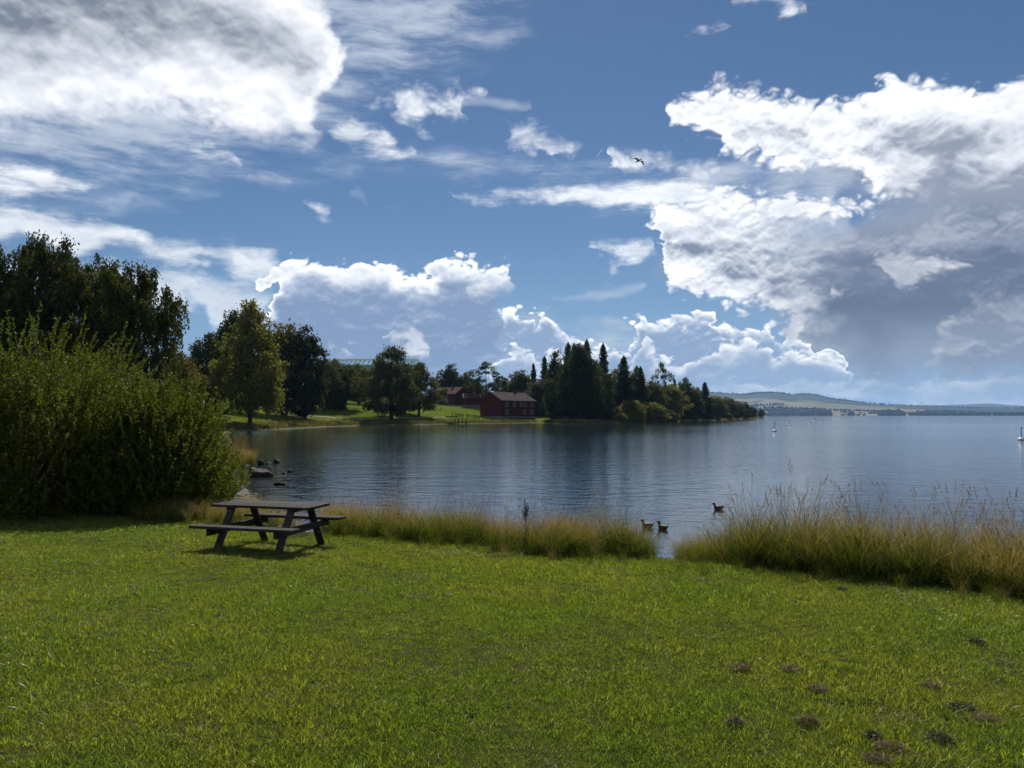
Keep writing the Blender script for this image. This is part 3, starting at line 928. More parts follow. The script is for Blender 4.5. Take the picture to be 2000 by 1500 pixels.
PRO['round3'] = broad_tree(33, P_OVAL, 260, 60, 0.036, 0.034, 0.03, 0.024, hollow=0.2)
PRO['airy'] = broad_tree(35, P_OVAL, 110, 60, 0.030, 0.028, 0.22, 0.02, hollow=0.45)
PRO['multi'] = broad_tree(36, P_WIDE, 220, 56, 0.045, 0.044, 0.26, 0.03, stems=3, hollow=0.35)
PRO['shrub'] = broad_tree(37, P_WIDE, 180, 60, 0.06, 0.06, 0.03, 0.02, stems=4, hollow=0.3)
PRO['spruce1'] = spruce_tree(41)
PRO['spruce2'] = spruce_tree(42, 0.14, 30, ragged=0.5)
PRO['spruce3'] = spruce_tree(43, 0.2, 32, ragged=0.35)
PRO_W = {'weeping1': 0.74, 'weeping2': 0.8, 'birch1': 0.5, 'birch2': 0.36, 'round1': 0.86, 'round2': 0.62, 'round3': 0.62, 'airy': 0.62, 'multi': 1.0, 'shrub': 1.0, 'spruce1': 0.34, 'spruce2': 0.28, 'spruce3': 0.4}

def plant_tree(kind, u, Y, vtop, wpx, colour, name, label, cat='tree', group=None, sink=0.0, rot=None):
    x = px_x(u, Y)
    z = gz(x, Y) - sink
    H = (at(u, vtop, Y)[2] - z)
    wm_ = wpx / F * Y
    s = wm_ / (PRO_W[kind] * H)
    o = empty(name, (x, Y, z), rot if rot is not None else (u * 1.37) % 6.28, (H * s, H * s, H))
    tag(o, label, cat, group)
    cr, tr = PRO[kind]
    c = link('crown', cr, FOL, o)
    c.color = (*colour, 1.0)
    link('trunk', tr, BARK, o)
    return o

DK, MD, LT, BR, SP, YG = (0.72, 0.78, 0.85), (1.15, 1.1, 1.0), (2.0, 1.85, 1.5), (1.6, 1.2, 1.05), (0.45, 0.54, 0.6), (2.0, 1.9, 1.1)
LEFT = 'weeping birches on the left bank'
WOOD = 'trees of the wooded point'
PARK = 'trees on the far lawn'
TREES = [
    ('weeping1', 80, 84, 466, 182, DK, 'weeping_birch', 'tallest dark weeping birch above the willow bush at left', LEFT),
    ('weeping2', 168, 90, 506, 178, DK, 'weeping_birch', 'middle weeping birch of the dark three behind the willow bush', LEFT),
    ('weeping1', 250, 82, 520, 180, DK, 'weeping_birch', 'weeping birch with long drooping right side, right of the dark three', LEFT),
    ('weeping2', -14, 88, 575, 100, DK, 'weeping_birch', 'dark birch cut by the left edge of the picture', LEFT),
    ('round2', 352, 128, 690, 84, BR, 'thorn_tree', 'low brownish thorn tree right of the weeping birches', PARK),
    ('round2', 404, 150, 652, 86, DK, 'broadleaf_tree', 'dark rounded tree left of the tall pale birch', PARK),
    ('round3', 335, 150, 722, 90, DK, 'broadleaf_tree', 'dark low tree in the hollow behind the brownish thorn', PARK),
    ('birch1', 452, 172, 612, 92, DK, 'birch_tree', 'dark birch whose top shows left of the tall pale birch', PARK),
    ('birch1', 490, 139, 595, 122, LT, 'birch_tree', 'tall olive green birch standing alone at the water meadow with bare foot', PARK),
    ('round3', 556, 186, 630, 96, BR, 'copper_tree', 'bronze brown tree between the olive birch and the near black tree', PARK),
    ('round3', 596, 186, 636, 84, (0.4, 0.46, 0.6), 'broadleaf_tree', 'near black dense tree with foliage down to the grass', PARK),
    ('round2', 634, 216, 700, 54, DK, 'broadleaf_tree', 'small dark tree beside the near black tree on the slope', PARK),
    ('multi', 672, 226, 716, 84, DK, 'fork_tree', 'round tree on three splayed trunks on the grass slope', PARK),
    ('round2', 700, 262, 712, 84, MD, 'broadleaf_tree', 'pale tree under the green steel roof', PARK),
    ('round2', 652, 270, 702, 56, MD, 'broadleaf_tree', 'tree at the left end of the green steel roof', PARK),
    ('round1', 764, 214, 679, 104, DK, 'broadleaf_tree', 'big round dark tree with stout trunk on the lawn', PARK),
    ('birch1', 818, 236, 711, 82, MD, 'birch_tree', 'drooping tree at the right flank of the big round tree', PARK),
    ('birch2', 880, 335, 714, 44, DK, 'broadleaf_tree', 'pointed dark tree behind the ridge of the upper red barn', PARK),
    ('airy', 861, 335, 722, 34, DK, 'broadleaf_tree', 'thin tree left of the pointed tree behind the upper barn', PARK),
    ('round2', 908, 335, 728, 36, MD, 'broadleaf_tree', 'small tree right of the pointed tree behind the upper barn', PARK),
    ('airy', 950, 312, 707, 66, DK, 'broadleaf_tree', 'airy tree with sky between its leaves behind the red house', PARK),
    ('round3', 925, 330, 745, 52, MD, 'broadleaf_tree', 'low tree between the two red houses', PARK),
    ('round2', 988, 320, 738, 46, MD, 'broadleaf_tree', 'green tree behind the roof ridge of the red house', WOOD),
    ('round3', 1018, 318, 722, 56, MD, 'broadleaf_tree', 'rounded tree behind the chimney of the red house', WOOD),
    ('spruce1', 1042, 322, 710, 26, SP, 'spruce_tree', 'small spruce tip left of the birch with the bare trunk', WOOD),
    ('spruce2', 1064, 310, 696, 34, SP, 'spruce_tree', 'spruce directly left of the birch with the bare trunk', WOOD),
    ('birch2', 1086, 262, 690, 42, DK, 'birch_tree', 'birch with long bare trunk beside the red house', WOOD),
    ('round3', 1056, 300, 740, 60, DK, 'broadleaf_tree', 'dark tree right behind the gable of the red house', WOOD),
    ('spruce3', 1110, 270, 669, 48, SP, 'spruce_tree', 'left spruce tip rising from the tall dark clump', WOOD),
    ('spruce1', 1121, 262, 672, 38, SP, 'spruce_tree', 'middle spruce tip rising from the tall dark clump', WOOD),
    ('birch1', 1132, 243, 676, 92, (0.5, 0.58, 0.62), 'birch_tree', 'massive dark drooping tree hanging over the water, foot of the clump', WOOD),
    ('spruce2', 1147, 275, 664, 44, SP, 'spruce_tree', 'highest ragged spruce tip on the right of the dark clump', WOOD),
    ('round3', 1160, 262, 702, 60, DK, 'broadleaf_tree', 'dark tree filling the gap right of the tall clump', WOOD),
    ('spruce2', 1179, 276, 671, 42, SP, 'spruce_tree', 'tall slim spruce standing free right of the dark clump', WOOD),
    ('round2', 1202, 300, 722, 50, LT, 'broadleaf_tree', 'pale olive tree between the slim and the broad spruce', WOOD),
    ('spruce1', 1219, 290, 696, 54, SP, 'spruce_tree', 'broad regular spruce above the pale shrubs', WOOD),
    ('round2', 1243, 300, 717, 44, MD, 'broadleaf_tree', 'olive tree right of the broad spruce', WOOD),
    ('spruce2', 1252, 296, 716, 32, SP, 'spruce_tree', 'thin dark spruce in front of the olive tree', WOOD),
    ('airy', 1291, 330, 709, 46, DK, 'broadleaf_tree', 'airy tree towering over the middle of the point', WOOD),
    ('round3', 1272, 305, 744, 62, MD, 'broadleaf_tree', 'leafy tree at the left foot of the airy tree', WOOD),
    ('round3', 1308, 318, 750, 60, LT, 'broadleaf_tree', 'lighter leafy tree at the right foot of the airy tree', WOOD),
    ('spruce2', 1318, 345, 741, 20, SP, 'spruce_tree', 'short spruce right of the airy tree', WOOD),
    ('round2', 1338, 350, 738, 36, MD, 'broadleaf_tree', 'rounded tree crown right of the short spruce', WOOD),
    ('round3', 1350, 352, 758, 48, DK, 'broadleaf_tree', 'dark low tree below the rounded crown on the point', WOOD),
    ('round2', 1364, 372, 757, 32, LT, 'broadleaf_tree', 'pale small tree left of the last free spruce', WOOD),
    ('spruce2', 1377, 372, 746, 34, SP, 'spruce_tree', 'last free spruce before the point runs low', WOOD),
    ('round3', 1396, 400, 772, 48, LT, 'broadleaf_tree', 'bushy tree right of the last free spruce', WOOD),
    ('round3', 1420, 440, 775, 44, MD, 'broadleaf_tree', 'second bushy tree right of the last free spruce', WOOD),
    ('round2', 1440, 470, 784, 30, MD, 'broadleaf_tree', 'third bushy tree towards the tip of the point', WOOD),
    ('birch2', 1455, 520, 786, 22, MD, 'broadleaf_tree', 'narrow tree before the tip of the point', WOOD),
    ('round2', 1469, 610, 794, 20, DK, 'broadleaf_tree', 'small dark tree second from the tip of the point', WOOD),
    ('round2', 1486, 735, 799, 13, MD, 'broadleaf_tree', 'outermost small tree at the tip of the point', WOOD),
]
for k_, u_, Y_, v_, w_, c_, nm_, lb_, gp_ in TREES:
    plant_tree(k_, u_, Y_, v_, w_, c_, nm_, lb_, 'tree', gp_)
SHRUBS = [(1232, 276, 782, 54, YG, 'pale rounded shrub at the water, left of the pair'), (1272, 286, 786, 62, LT, 'olive rounded shrub at the water, right of the pair'),
          (1303, 300, 800, 40, MD, 'low green shrub right of the two rounded shrubs'), (1213, 266, 806, 26, YG, 'smallest yellowish shrub left of the rounded shrubs'),
          (655, 224, 774, 44, DK, 'low shrub at the feet of the three trunk tree'), (410, 150, 778, 60, DK, 'dark thicket under the rounded tree on the far bank')]
for u_, Y_, v_, w_, c_, lb_ in SHRUBS:
    plant_tree('shrub', u_, Y_, v_, w_, c_, 'shrub', lb_, 'shrub', 'shrubs along the far shore')
st = empty('young_tree', (px_x(409, 140), 140, gz(px_x(409, 140), 140)))
tag(st, 'thin young tree beside a stake on the far left lawn', 'tree')
crn = link('crown', PRO['airy'][0], FOL, st, scl=(2.2, 2.2, 3.6)); crn.color = (*YG, 1)
MB().tube([(0, 0, -0.1), (0.03, 0, 1.5), (0, 0, 2.6)], [0.05, 0.04, 0.02], 6).build('trunk', BARK, st)
MB().tube([(0.5, 0, -0.1), (0.5, 0, 1.9)], 0.05, 6).build('stake', BARK, st)

# ------------------------------------------------------------------ undergrowth, bank plants, woods across the lake
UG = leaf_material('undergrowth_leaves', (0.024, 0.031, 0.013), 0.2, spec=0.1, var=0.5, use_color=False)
us_ = rng.uniform(990, 1478, 5200)
ys_ = np.interp(us_, [990, 1180, 1300, 1380, 1440, 1480], [300, 275, 318, 368, 468, 660]) + rng.uniform(0, 34, len(us_)) * np.interp(us_, [990, 1300, 1480], [1, 1, 1.6])
xs_ = (us_ - 1000) / F * ys_
dd_ = shore_dist(xs_, ys_)
okk = dd_ > 5
xs_, ys_, dd_ = xs_[okk], ys_[okk], dd_[okk]
zb_ = ground_z(xs_, ys_, dd_)
hgt = np.minimum(6.5, 0.8 + dd_ * 0.4) * (0.55 + 0.45 * vnoise(xs_ / 5, ys_ / 5, 4))
k_ = 9
pz = zb_[:, None] + hgt[:, None] * rng.random((len(xs_), k_))
pp = np.stack([xs_[:, None] + rng.normal(size=pz.shape) * 0.7, ys_[:, None] + rng.normal(size=pz.shape) * 0.7, pz], -1).reshape(-1, 3)
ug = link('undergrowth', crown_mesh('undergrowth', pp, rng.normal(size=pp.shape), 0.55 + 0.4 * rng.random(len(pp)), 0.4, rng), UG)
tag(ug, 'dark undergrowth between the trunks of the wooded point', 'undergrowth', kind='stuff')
# rough herbs along the far bank
BK = leaf_material('bank_herbs', (0.10, 0.098, 0.032), 0.35, var=0.55, use_color=False, world_var=((0.17, 0.12, 0.05), 0.12, (0.05, 0.06, 0.02), 0.2))
pts_, ax_ = [], []
seg = [(p, q) for p, q in zip(SHORE[32:-9], SHORE[33:-8])]
for (a, b) in seg:
    a, b = np.array(a), np.array(b)
    n_ = int(np.linalg.norm(b - a) * 26)
    t_ = rng.random(n_)
    nn = np.array([-(b - a)[1], (b - a)[0]]) / np.linalg.norm(b - a)
    if shore_dist(np.array([(a + b)[0] / 2 + nn[0]]), np.array([(a + b)[1] / 2 + nn[1]]))[0] < 0:
        nn = -nn
    p = a + (b - a) * t_[:, None] + nn * (0.55 + rng.gamma(1.6, 1.5, n_))[:, None]
    pts_.append(p)
bp = np.concatenate(pts_)
hmul = 0.35 + 0.5 * np.clip(vnoise(bp[:, 0] / 4, bp[:, 1] / 4, 8) + 0.35, 0, 1.4)
zz = ground_z(bp[:, 0], bp[:, 1])
bp = np.stack([bp[:, 0], bp[:, 1], zz], 1)
k_ = 5
b3 = (bp[:, None, :] + np.stack([rng.normal(size=(len(bp), k_)) * 0.25, rng.normal(size=(len(bp), k_)) * 0.25, rng.random((len(bp), k_)) * hmul[:, None]], -1)).reshape(-1, 3)
bk = link('bank_plants', crown_mesh('bank_plants', b3, rng.normal(size=b3.shape) * 0.5 + np.array([0, 0, 1.0]), 0.5, 0.12, rng), BK)
tag(bk, 'rough straw coloured herbs along the far water edge', 'plants', kind='stuff')
# hedges, woods and shore trees across the lake
def blob(r):
    ph, nt = (1 + 5 ** 0.5) / 2, None
    v = np.array([(-1, ph, 0), (1, ph, 0), (-1, -ph, 0), (1, -ph, 0), (0, -1, ph), (0, 1, ph), (0, -1, -ph), (0, 1, -ph), (ph, 0, -1), (ph, 0, 1), (-ph, 0, -1), (-ph, 0, 1)]) / 1.9
    f = np.array([(0, 11, 5), (0, 5, 1), (0, 1, 7), (0, 7, 10), (0, 10, 11), (1, 5, 9), (5, 11, 4), (11, 10, 2), (10, 7, 6), (7, 1, 8), (3, 9, 4), (3, 4, 2), (3, 2, 6), (3, 6, 8), (3, 8, 9), (4, 9, 5), (2, 4, 11), (6, 2, 10), (8, 6, 7), (9, 8, 1)])
    return v, f
bv, bf = blob(rng)
tx, ty, th_ = [], [], []
def hedge(u0, u1, y, n, jit, h):
    uu = rng.uniform(u0, u1, n)
    yy = y + rng.normal(size=n) * jit
    tx.extend((uu - 1000) / F * yy); ty.extend(yy); th_.extend(h * (0.6 + 0.7 * rng.random(n)))
for a_, b_, y_, n_, j_, h_ in ((1490, 1570, 5030, 170, 15, 17), (1500, 1540, 5090, 120, 40, 22), (1560, 1622, 5060, 220, 40, 24), (1575, 1600, 5120, 60, 40, 26), (1640, 1690, 5015, 26, 8, 12), (1655, 1665, 5020, 14, 6, 20),
                               (1715, 1765, 5045, 230, 30, 26), (1722, 1758, 5080, 120, 30, 34), (1775, 1812, 5020, 80, 10, 14), (1810, 2100, 5040, 500, 40, 20), (1790, 2100, 5250, 400, 90, 20),
                               (1420, 1480, 5900, 60, 30, 18), (1480, 1560, 5500, 150, 60, 20), (1490, 1620, 5650, 130, 40, 20), (1500, 1600, 5320, 90, 30, 18), (1640, 1800, 5480, 70, 30, 13), (1690, 1790, 5330, 50, 25, 13), (1620, 1740, 5800, 110, 50, 16),
                               (1390, 1450, 6200, 70, 40, 18), (1440, 1540, 6050, 80, 30, 16), (1380, 1480, 5350, 110, 40, 18), (1385, 1500, 5040, 60, 12, 16), (1380, 1700, 7500, 500, 60, 13), (1700, 2100, 7500, 300, 60, 14), (1790, 1900, 5700, 120, 60, 16)):
    hedge(a_, b_, y_, n_, j_, h_)
tx, ty, th_ = np.array(tx), np.array(ty), np.array(th_)
tz = hill_z(tx, ty)
n_ = len(tx)
sc_ = np.stack([th_ * 0.42 * (0.8 + 0.5 * rng.random(n_)), th_ * 0.42, th_ * 0.55], 1)
vv = (bv[None] * (1 + 0.18 * rng.normal(size=(n_, 12, 1)))) * sc_[:, None, :] + np.stack([tx, ty, tz + th_ * 0.45], 1)[:, None, :]
ff = (bf[None] + (np.arange(n_) * 12)[:, None, None]).reshape(-1, 3)
fw = link('far_woods', new_mesh('far_woods', vv.reshape(-1, 3), ff, {'rnd': np.repeat(rng.random(n_), 12)}), simple('far_woods', (0.014, 0.022, 0.013), 0.95, 0.05, 0.5, 0.02))
tag(fw, 'dark hedges and woods on the far hillside across the lake', 'woods', kind='stuff')

# ------------------------------------------------------------------ willow bush at the left
def willow(seed, cx, cy, rx, ry, H, nshoot, name, boxy=0.62):
    """Upright shoots fanning out of a dome, each clothed in narrow leaves."""
    r = np.random.default_rng(seed)
    # shoot roots lie in the dome's volume near its skin, thicker towards the outside
    th = r.random(nshoot) * 2 * np.pi
    q = r.random(nshoot)
    e = np.arccos(1 - q * 1.0) * 1.0                                    # 0 = top, pi/2 = rim
    rad = 0.45 + 0.55 * r.random(nshoot) ** 0.45
    sx_ = np.sin(e) ** boxy
    px_ = rx * sx_ * np.cos(th) * rad
    py_ = ry * sx_ * np.sin(th) * rad
    pz_ = H * np.cos(e) ** 0.75 * rad
    lump = 1 + 0.10 * np.sin(th * 3 + seed) + 0.08 * np.sin(th * 7 + 1.3 * seed) + 0.05 * np.sin(px_ * 3.1)
    pz_ = np.maximum(pz_ * lump - 0.55, 0.05)
    hole = np.sin(px_ * 2.3 + seed) + np.sin(py_ * 2.0 + 1.7 * seed) + np.sin(pz_ * 2.6 + px_ * 1.3) + r.normal(size=nshoot) * 0.5
    kp = hole > -1.25
    th, e, px_, py_, pz_ = th[kp], e[kp], px_[kp], py_[kp], pz_[kp]
    n = len(px_)
    L = 0.4 + 0.55 * r.random(n) ** 1.5
    out = unit(np.stack([px_ / rx, py_ / ry, np.full(n, 0.0)], 1))
    tilt = 0.10 + 0.55 * np.sin(e) * r.random(n)
    d0 = unit(out * tilt[:, None] + np.array([0, 0, 1.0]) + r.normal(size=(n, 3)) * 0.16)
    m_ = 34
    tt = np.linspace(0.02, 1, m_)
    base = np.stack([px_, py_, pz_], 1)
    bend = out * 0.15
    p = base[:, None, :] + d0[:, None, :] * (L[:, None] * tt[None])[:, :, None] + bend[:, None, :] * ((tt ** 2)[None, :] * L[:, None])[:, :, None]
    ax = d0[:, None, :] * 0.7 + r.normal(size=(n, m_, 3)) * 0.62
    cen = (p + unit(ax) * 0.032).reshape(-1, 3)
    ax = ax.reshape(-1, 3)
    z0 = gz(cx, cy)
    ok = cen[:, 2] > 0.0
    cen, ax = cen[ok], ax[ok]
    # leaves of the side twigs fill the skin of the dome down to the grass
    nf = nshoot * 16
    th = r.random(nf) * 2 * np.pi
    e = np.arccos(1 - r.random(nf))
    rad = 0.72 + 0.26 * r.random(nf)
    f_ = np.stack([rx * np.sin(e) ** boxy * np.cos(th) * rad, ry * np.sin(e) ** boxy * np.sin(th) * rad, np.maximum(H * np.cos(e) ** 0.75 * rad - 0.3, 0.02)], 1)
    cl = np.sin(f_[:, 0] * 5 + seed) + np.sin(f_[:, 1] * 4.3) + np.sin(f_[:, 2] * 6.1 + f_[:, 0] * 2)
    cl = cl + np.sin(f_[:, 0] * 2.3 + seed) + np.sin(f_[:, 2] * 2.6 + f_[:, 0] * 1.3)
    f_ = f_[cl + r.normal(size=nf) * 0.6 > -1.1]
    cen = np.concatenate([cen, f_ + r.normal(size=f_.shape) * 0.05])
    ax = np.concatenate([ax, r.normal(size=f_.shape) + np.array([0, 0, 0.6])])
    ln = 0.06 + 0.045 * r.random(len(cen))
    crown = crown_mesh('leaves', cen, ax, ln, ln * 0.40, r)
    o = empty(name, (cx, cy, z0))
    b = MB()
    pick = r.choice(n, 260, replace=False)
    for i in pick:
        a = np.array([px_[i] * 0.22, py_[i] * 0.22, -0.1])
        e_ = base[i] + d0[i] * L[i] * 0.9
        mid = (a + base[i]) / 2 + np.array([px_[i] * 0.12, py_[i] * 0.12, 0.15])
        b.tube([a, mid, base[i], e_], [0.022, 0.016, 0.009, 0.003], 4)
    return o, crown, b
WL = leaf_material('willow_leaves', (0.078, 0.104, 0.024), 0.42, tint=(1.25, 1.2, 0.4), var=0.45, rough=0.6, spec=0.08, use_color=False, world_var=((0.098, 0.112, 0.024), 0.9, (0.045, 0.066, 0.02), 1.3))
STEM = simple('willow_stems', (0.07, 0.06, 0.035), 0.8, 0.2, 0.3, 20)
for sd, cx, cy, rx, ry, H, ns, lb in ((5, -12.4, 17.6, 4.4, 3.3, 4.2, 5400, 'large green willow bush at the left edge of the lawn'),
                                      (6, -8.75, 17.6, 1.75, 2.0, 3.15, 2100, 'right flank willow bush leaning over the water behind the picnic table')):
    o, crown, b = willow(sd, cx, cy, rx, ry, H, ns, 'willow_bush', 0.62 if sd == 5 else 1.0)
    link('leaves', crown, WL, o)
    b.build('stems', STEM, o)
    tag(o, lb, 'bush', 'willow bushes at the left')

# ------------------------------------------------------------------ grass
def blades(n, spread, h0, h1, w, lean, r, seg=2, disc=True):
    """Bent blades rising from a small disc: verts, tris/quads, 'rnd', 'h'."""
    a = r.random(n) * 2 * np.pi
    rad = spread * np.sqrt(r.random(n)) if disc else spread * r.random(n)
    root = np.stack([rad * np.cos(a), rad * np.sin(a), np.full(n, -0.01)], 1)
    H = h0 + (h1 - h0) * r.random(n)
    b = r.random(n) * 2 * np.pi
    ln = lean * (0.25 + r.random(n))
    dirh = np.stack([np.cos(b), np.sin(b), np.zeros(n)], 1)
    sa = r.random(n) * 2 * np.pi
    side = np.stack([np.cos(sa), np.sin(sa), np.zeros(n)], 1)
    wd = w * (0.7 + 0.6 * r.random(n))
    V, Hh = [], []
    for k in range(seg + 1):
        t = k / seg
        c = root + np.array([0, 0, 1.0]) * (H * (t - 0.12 * ln * t * t))[:, None] + dirh * (H * ln * t ** 1.8)[:, None]
        if k < seg:
            ww = wd * (1 - 0.45 * t)
            V += [c - side * ww[:, None] * 0.5, c + side * ww[:, None] * 0.5]
            Hh += [t, t]
        else:
            V += [c]
            Hh += [1.0]
    nv = 2 * seg + 1
    V = np.stack(V, 1).reshape(-1, 3)
    o = (np.arange(n) * nv)[:, None]
    q = [o + np.array([[2 * k, 2 * k + 1, 2 * k + 3, 2 * k + 2]]) for k in range(seg - 1)]
    tri = o + np.array([[2 * seg - 2, 2 * seg - 1, 2 * seg]])
    return V, q + [tri], np.repeat(r.random(n), nv), np.tile(Hh, n)
def proto(coll, name, V, faces, rnd, h, mat_):
    me = new_mesh(name, V, faces, {'rnd': rnd, 'h': h})
    return link(name, me, mat_, coll=coll)
def instancer(name, pts, rot, scl, idx, coll, **tags):
    me = new_mesh(name, pts, np.zeros((0, 3), int), {'rot': rot, 'scl': scl, 'idx': idx.astype(int)})
    o = link(name, me)
    tag(o, **tags)
    ng = bpy.data.node_groups.new(name, 'GeometryNodeTree')
    ng.interface.new_socket('Geometry', in_out='INPUT', socket_type='NodeSocketGeometry')
    ng.interface.new_socket('Geometry', in_out='OUTPUT', socket_type='NodeSocketGeometry')
    N, Lk = ng.nodes, ng.links
    gi, go = N.new('NodeGroupInput'), N.new('NodeGroupOutput')
    ci = N.new('GeometryNodeCollectionInfo')
    ci.inputs['Collection'].default_value = coll
    ci.inputs['Separate Children'].default_value = True
    ci.inputs['Reset Children'].default_value = True
    ip = N.new('GeometryNodeInstanceOnPoints')
    ip.inputs['Pick Instance'].default_value = True
    def attr(nm, typ):
        n = N.new('GeometryNodeInputNamedAttribute')
        n.data_type = typ
        n.inputs['Name'].default_value = nm
        return n.outputs['Attribute']
    Lk.new(gi.outputs[0], ip.inputs['Points'])
    Lk.new(ci.outputs[0], ip.inputs['Instance'])
    Lk.new(attr('idx', 'INT'), ip.inputs['Instance Index'])
    Lk.new(attr('rot', 'FLOAT_VECTOR'), ip.inputs['Rotation'])
    Lk.new(attr('scl', 'FLOAT'), ip.inputs['Scale'])
    Lk.new(ip.outputs[0], go.inputs[0])
    md = o.modifiers.new('scatter', 'NODES')
    md.node_group = ng
    return o

# mown lawn
r = np.random.default_rng(77)
LAWN = leaf_material('lawn_blades', (0.128, 0.180, 0.028), 0.6, tint=(1.45, 1.42, 0.5), var=0.7, rough=0.35, spec=0.5, use_color=False,
                     world_var=((0.168, 0.198, 0.034), 0.55, (0.084, 0.132, 0.024), 3.0))
DRY = leaf_material('dry_blades', (0.20, 0.155, 0.075), 0.35, tint=(1.1, 1.0, 0.7), var=0.4, use_color=False)
lawn_c = bpy.data.collections.new('lawn_tufts')
for i in range(6):
    V, f, rn, h = blades(58, 0.085, 0.012, 0.037, 0.0032, 1.0, r)
    proto(lawn_c, 'lawn_tuft_%d' % i, V, f, rn, h, LAWN)
for i in range(2):
    V, f, rn, h = blades(28, 0.08, 0.028, 0.052, 0.0040, 0.9, r)
    proto(lawn_c, 'lawn_tuft_%d' % (6 + i), V, f, rn, h, LAWN)
V, f, rn, h = blades(22, 0.09, 0.01, 0.045, 0.003, 2.2, r)
proto(lawn_c, 'lawn_tuft_8', V, f, rn, h, DRY)
nw = 18
aw = r.random(nw) * 6.28
cw = np.stack([0.045 * np.cos(aw) * (0.4 + r.random(nw)), 0.045 * np.sin(aw) * (0.4 + r.random(nw)), 0.012 + 0.018 * r.random(nw)], 1)
v, q, rn = leaf_cards(cw, np.stack([np.cos(aw), np.sin(aw), 0.25 * np.ones(nw)], 1), 0.032 + 0.02 * r.random(nw), 0.02, r)
proto(lawn_c, 'lawn_tuft_9', v, [q], rn, np.zeros(len(v)), leaf_material('lawn_weeds', (0.075, 0.125, 0.03), 0.45, var=0.4, spec=0.1, use_color=False))
def scatter(y0, y1, dens, xl, xr):
    n = int((y1 - y0) * (xr - xl) * dens)
    x, y = r.uniform(xl, xr, n), r.uniform(y0, y1, n)
    k = np.abs(x) < 0.80 * y + 1.2
    return x[k], y[k]
X_, Y_ = [], []
for y0, y1, dn in ((2.4, 5.5, 420), (5.5, 8.5, 300), (8.5, 12, 210), (12, 18, 150)):
    a, b = scatter(y0, y1, dn, -15, 11)
    X_.append(a); Y_.append(b)
X_, Y_ = np.concatenate(X_), np.concatenate(Y_)
D_ = shore_dist(X_, Y_)
k = (D_ > 1.55 + 0.5 * vnoise(X_ * 1.3, Y_ * 1.3, 2)) & ~((X_ < -4.0) & (D_ < 2.3 + 0.5 * vnoise(X_, Y_, 21)))
X_, Y_, D_ = X_[k], Y_[k], D_[k]
n_ = len(X_)
idx_ = r.integers(0, 6, n_)
pt = vnoise(X_ * 1.1, Y_ * 1.1, 31) + 0.6 * vnoise(X_ * 3.3, Y_ * 3.3, 32)
lush = r.random(n_) < 0.05 + 0.30 * np.clip(pt - 0.35, 0, 1) + 0.35 * smoothstep(D_, 2.8, 1.7)
idx_[lush] = r.integers(6, 8, lush.sum())
dryp = vnoise(X_ * 0.8, Y_ * 0.8, 41) + 0.7 * vnoise(X_ * 2.6, Y_ * 2.6, 42)
dry_w = 0.015 + 0.5 * np.clip(dryp - 0.72, 0, 1) + 0.25 * np.clip(dryp - 0.5, 0, 1) * (X_ > 1.0)
dry_w = dry_w + 0.28 * np.exp(-(((X_ + 4.16) / 1.3) ** 2 + ((Y_ - 11.9) / 1.0) ** 2))      # trodden ground at the table
dr = r.random(n_) < dry_w
idx_[dr] = 8
wd_ = r.random(n_) < 0.002 + 0.02 * np.clip(vnoise(X_ * 1.9, Y_ * 1.9, 71) - 0.3, 0, 1)
idx_[wd_] = 9
scl_ = np.where(wd_, 0.55, 1.0) * (0.8 + 0.5 * r.random(n_)) * (1 + 0.35 * np.clip(pt, -0.8, 1)) * (1 + 0.03 * Y_)
rot_ = np.stack([r.normal(size=n_) * 0.12, r.normal(size=n_) * 0.12, r.random(n_) * 6.28], 1)
print('lawn tufts', n_)
instancer('lawn_grass', np.stack([X_, Y_, ground_z(X_, Y_, D_)], 1), rot_, scl_, idx_, lawn_c,
          label='short mown green grass of the lawn in front', category='grass', kind='stuff')

# tall unmown strip at the water
TG = leaf_material('tall_green', (0.082, 0.112, 0.022), 0.45, tint=(1.3, 1.2, 0.45), var=0.45, use_color=False, hgrad=((0.22, 0.19, 0.065), 0.6, 1.25))
TS = leaf_material('tall_straw', (0.13, 0.125, 0.035), 0.45, tint=(1.2, 1.05, 0.55), var=0.4, use_color=False, hgrad=((0.32, 0.25, 0.105), 0.3, 0.95))
TR = leaf_material('tall_red', (0.15, 0.125, 0.04), 0.45, tint=(1.2, 1.0, 0.6), var=0.35, use_color=False, hgrad=((0.36, 0.235, 0.15), 0.35, 0.9))
SD = leaf_material('seed_heads', (0.23, 0.165, 0.085), 0.35, tint=(1.1, 1.0, 0.6), var=0.4, use_color=False)
TW = leaf_material('tall_weeds', (0.062, 0.092, 0.022), 0.4, var=0.4, spec=0.03, rough=0.8, use_color=False)
tall_c = bpy.data.collections.new('tall_tufts')
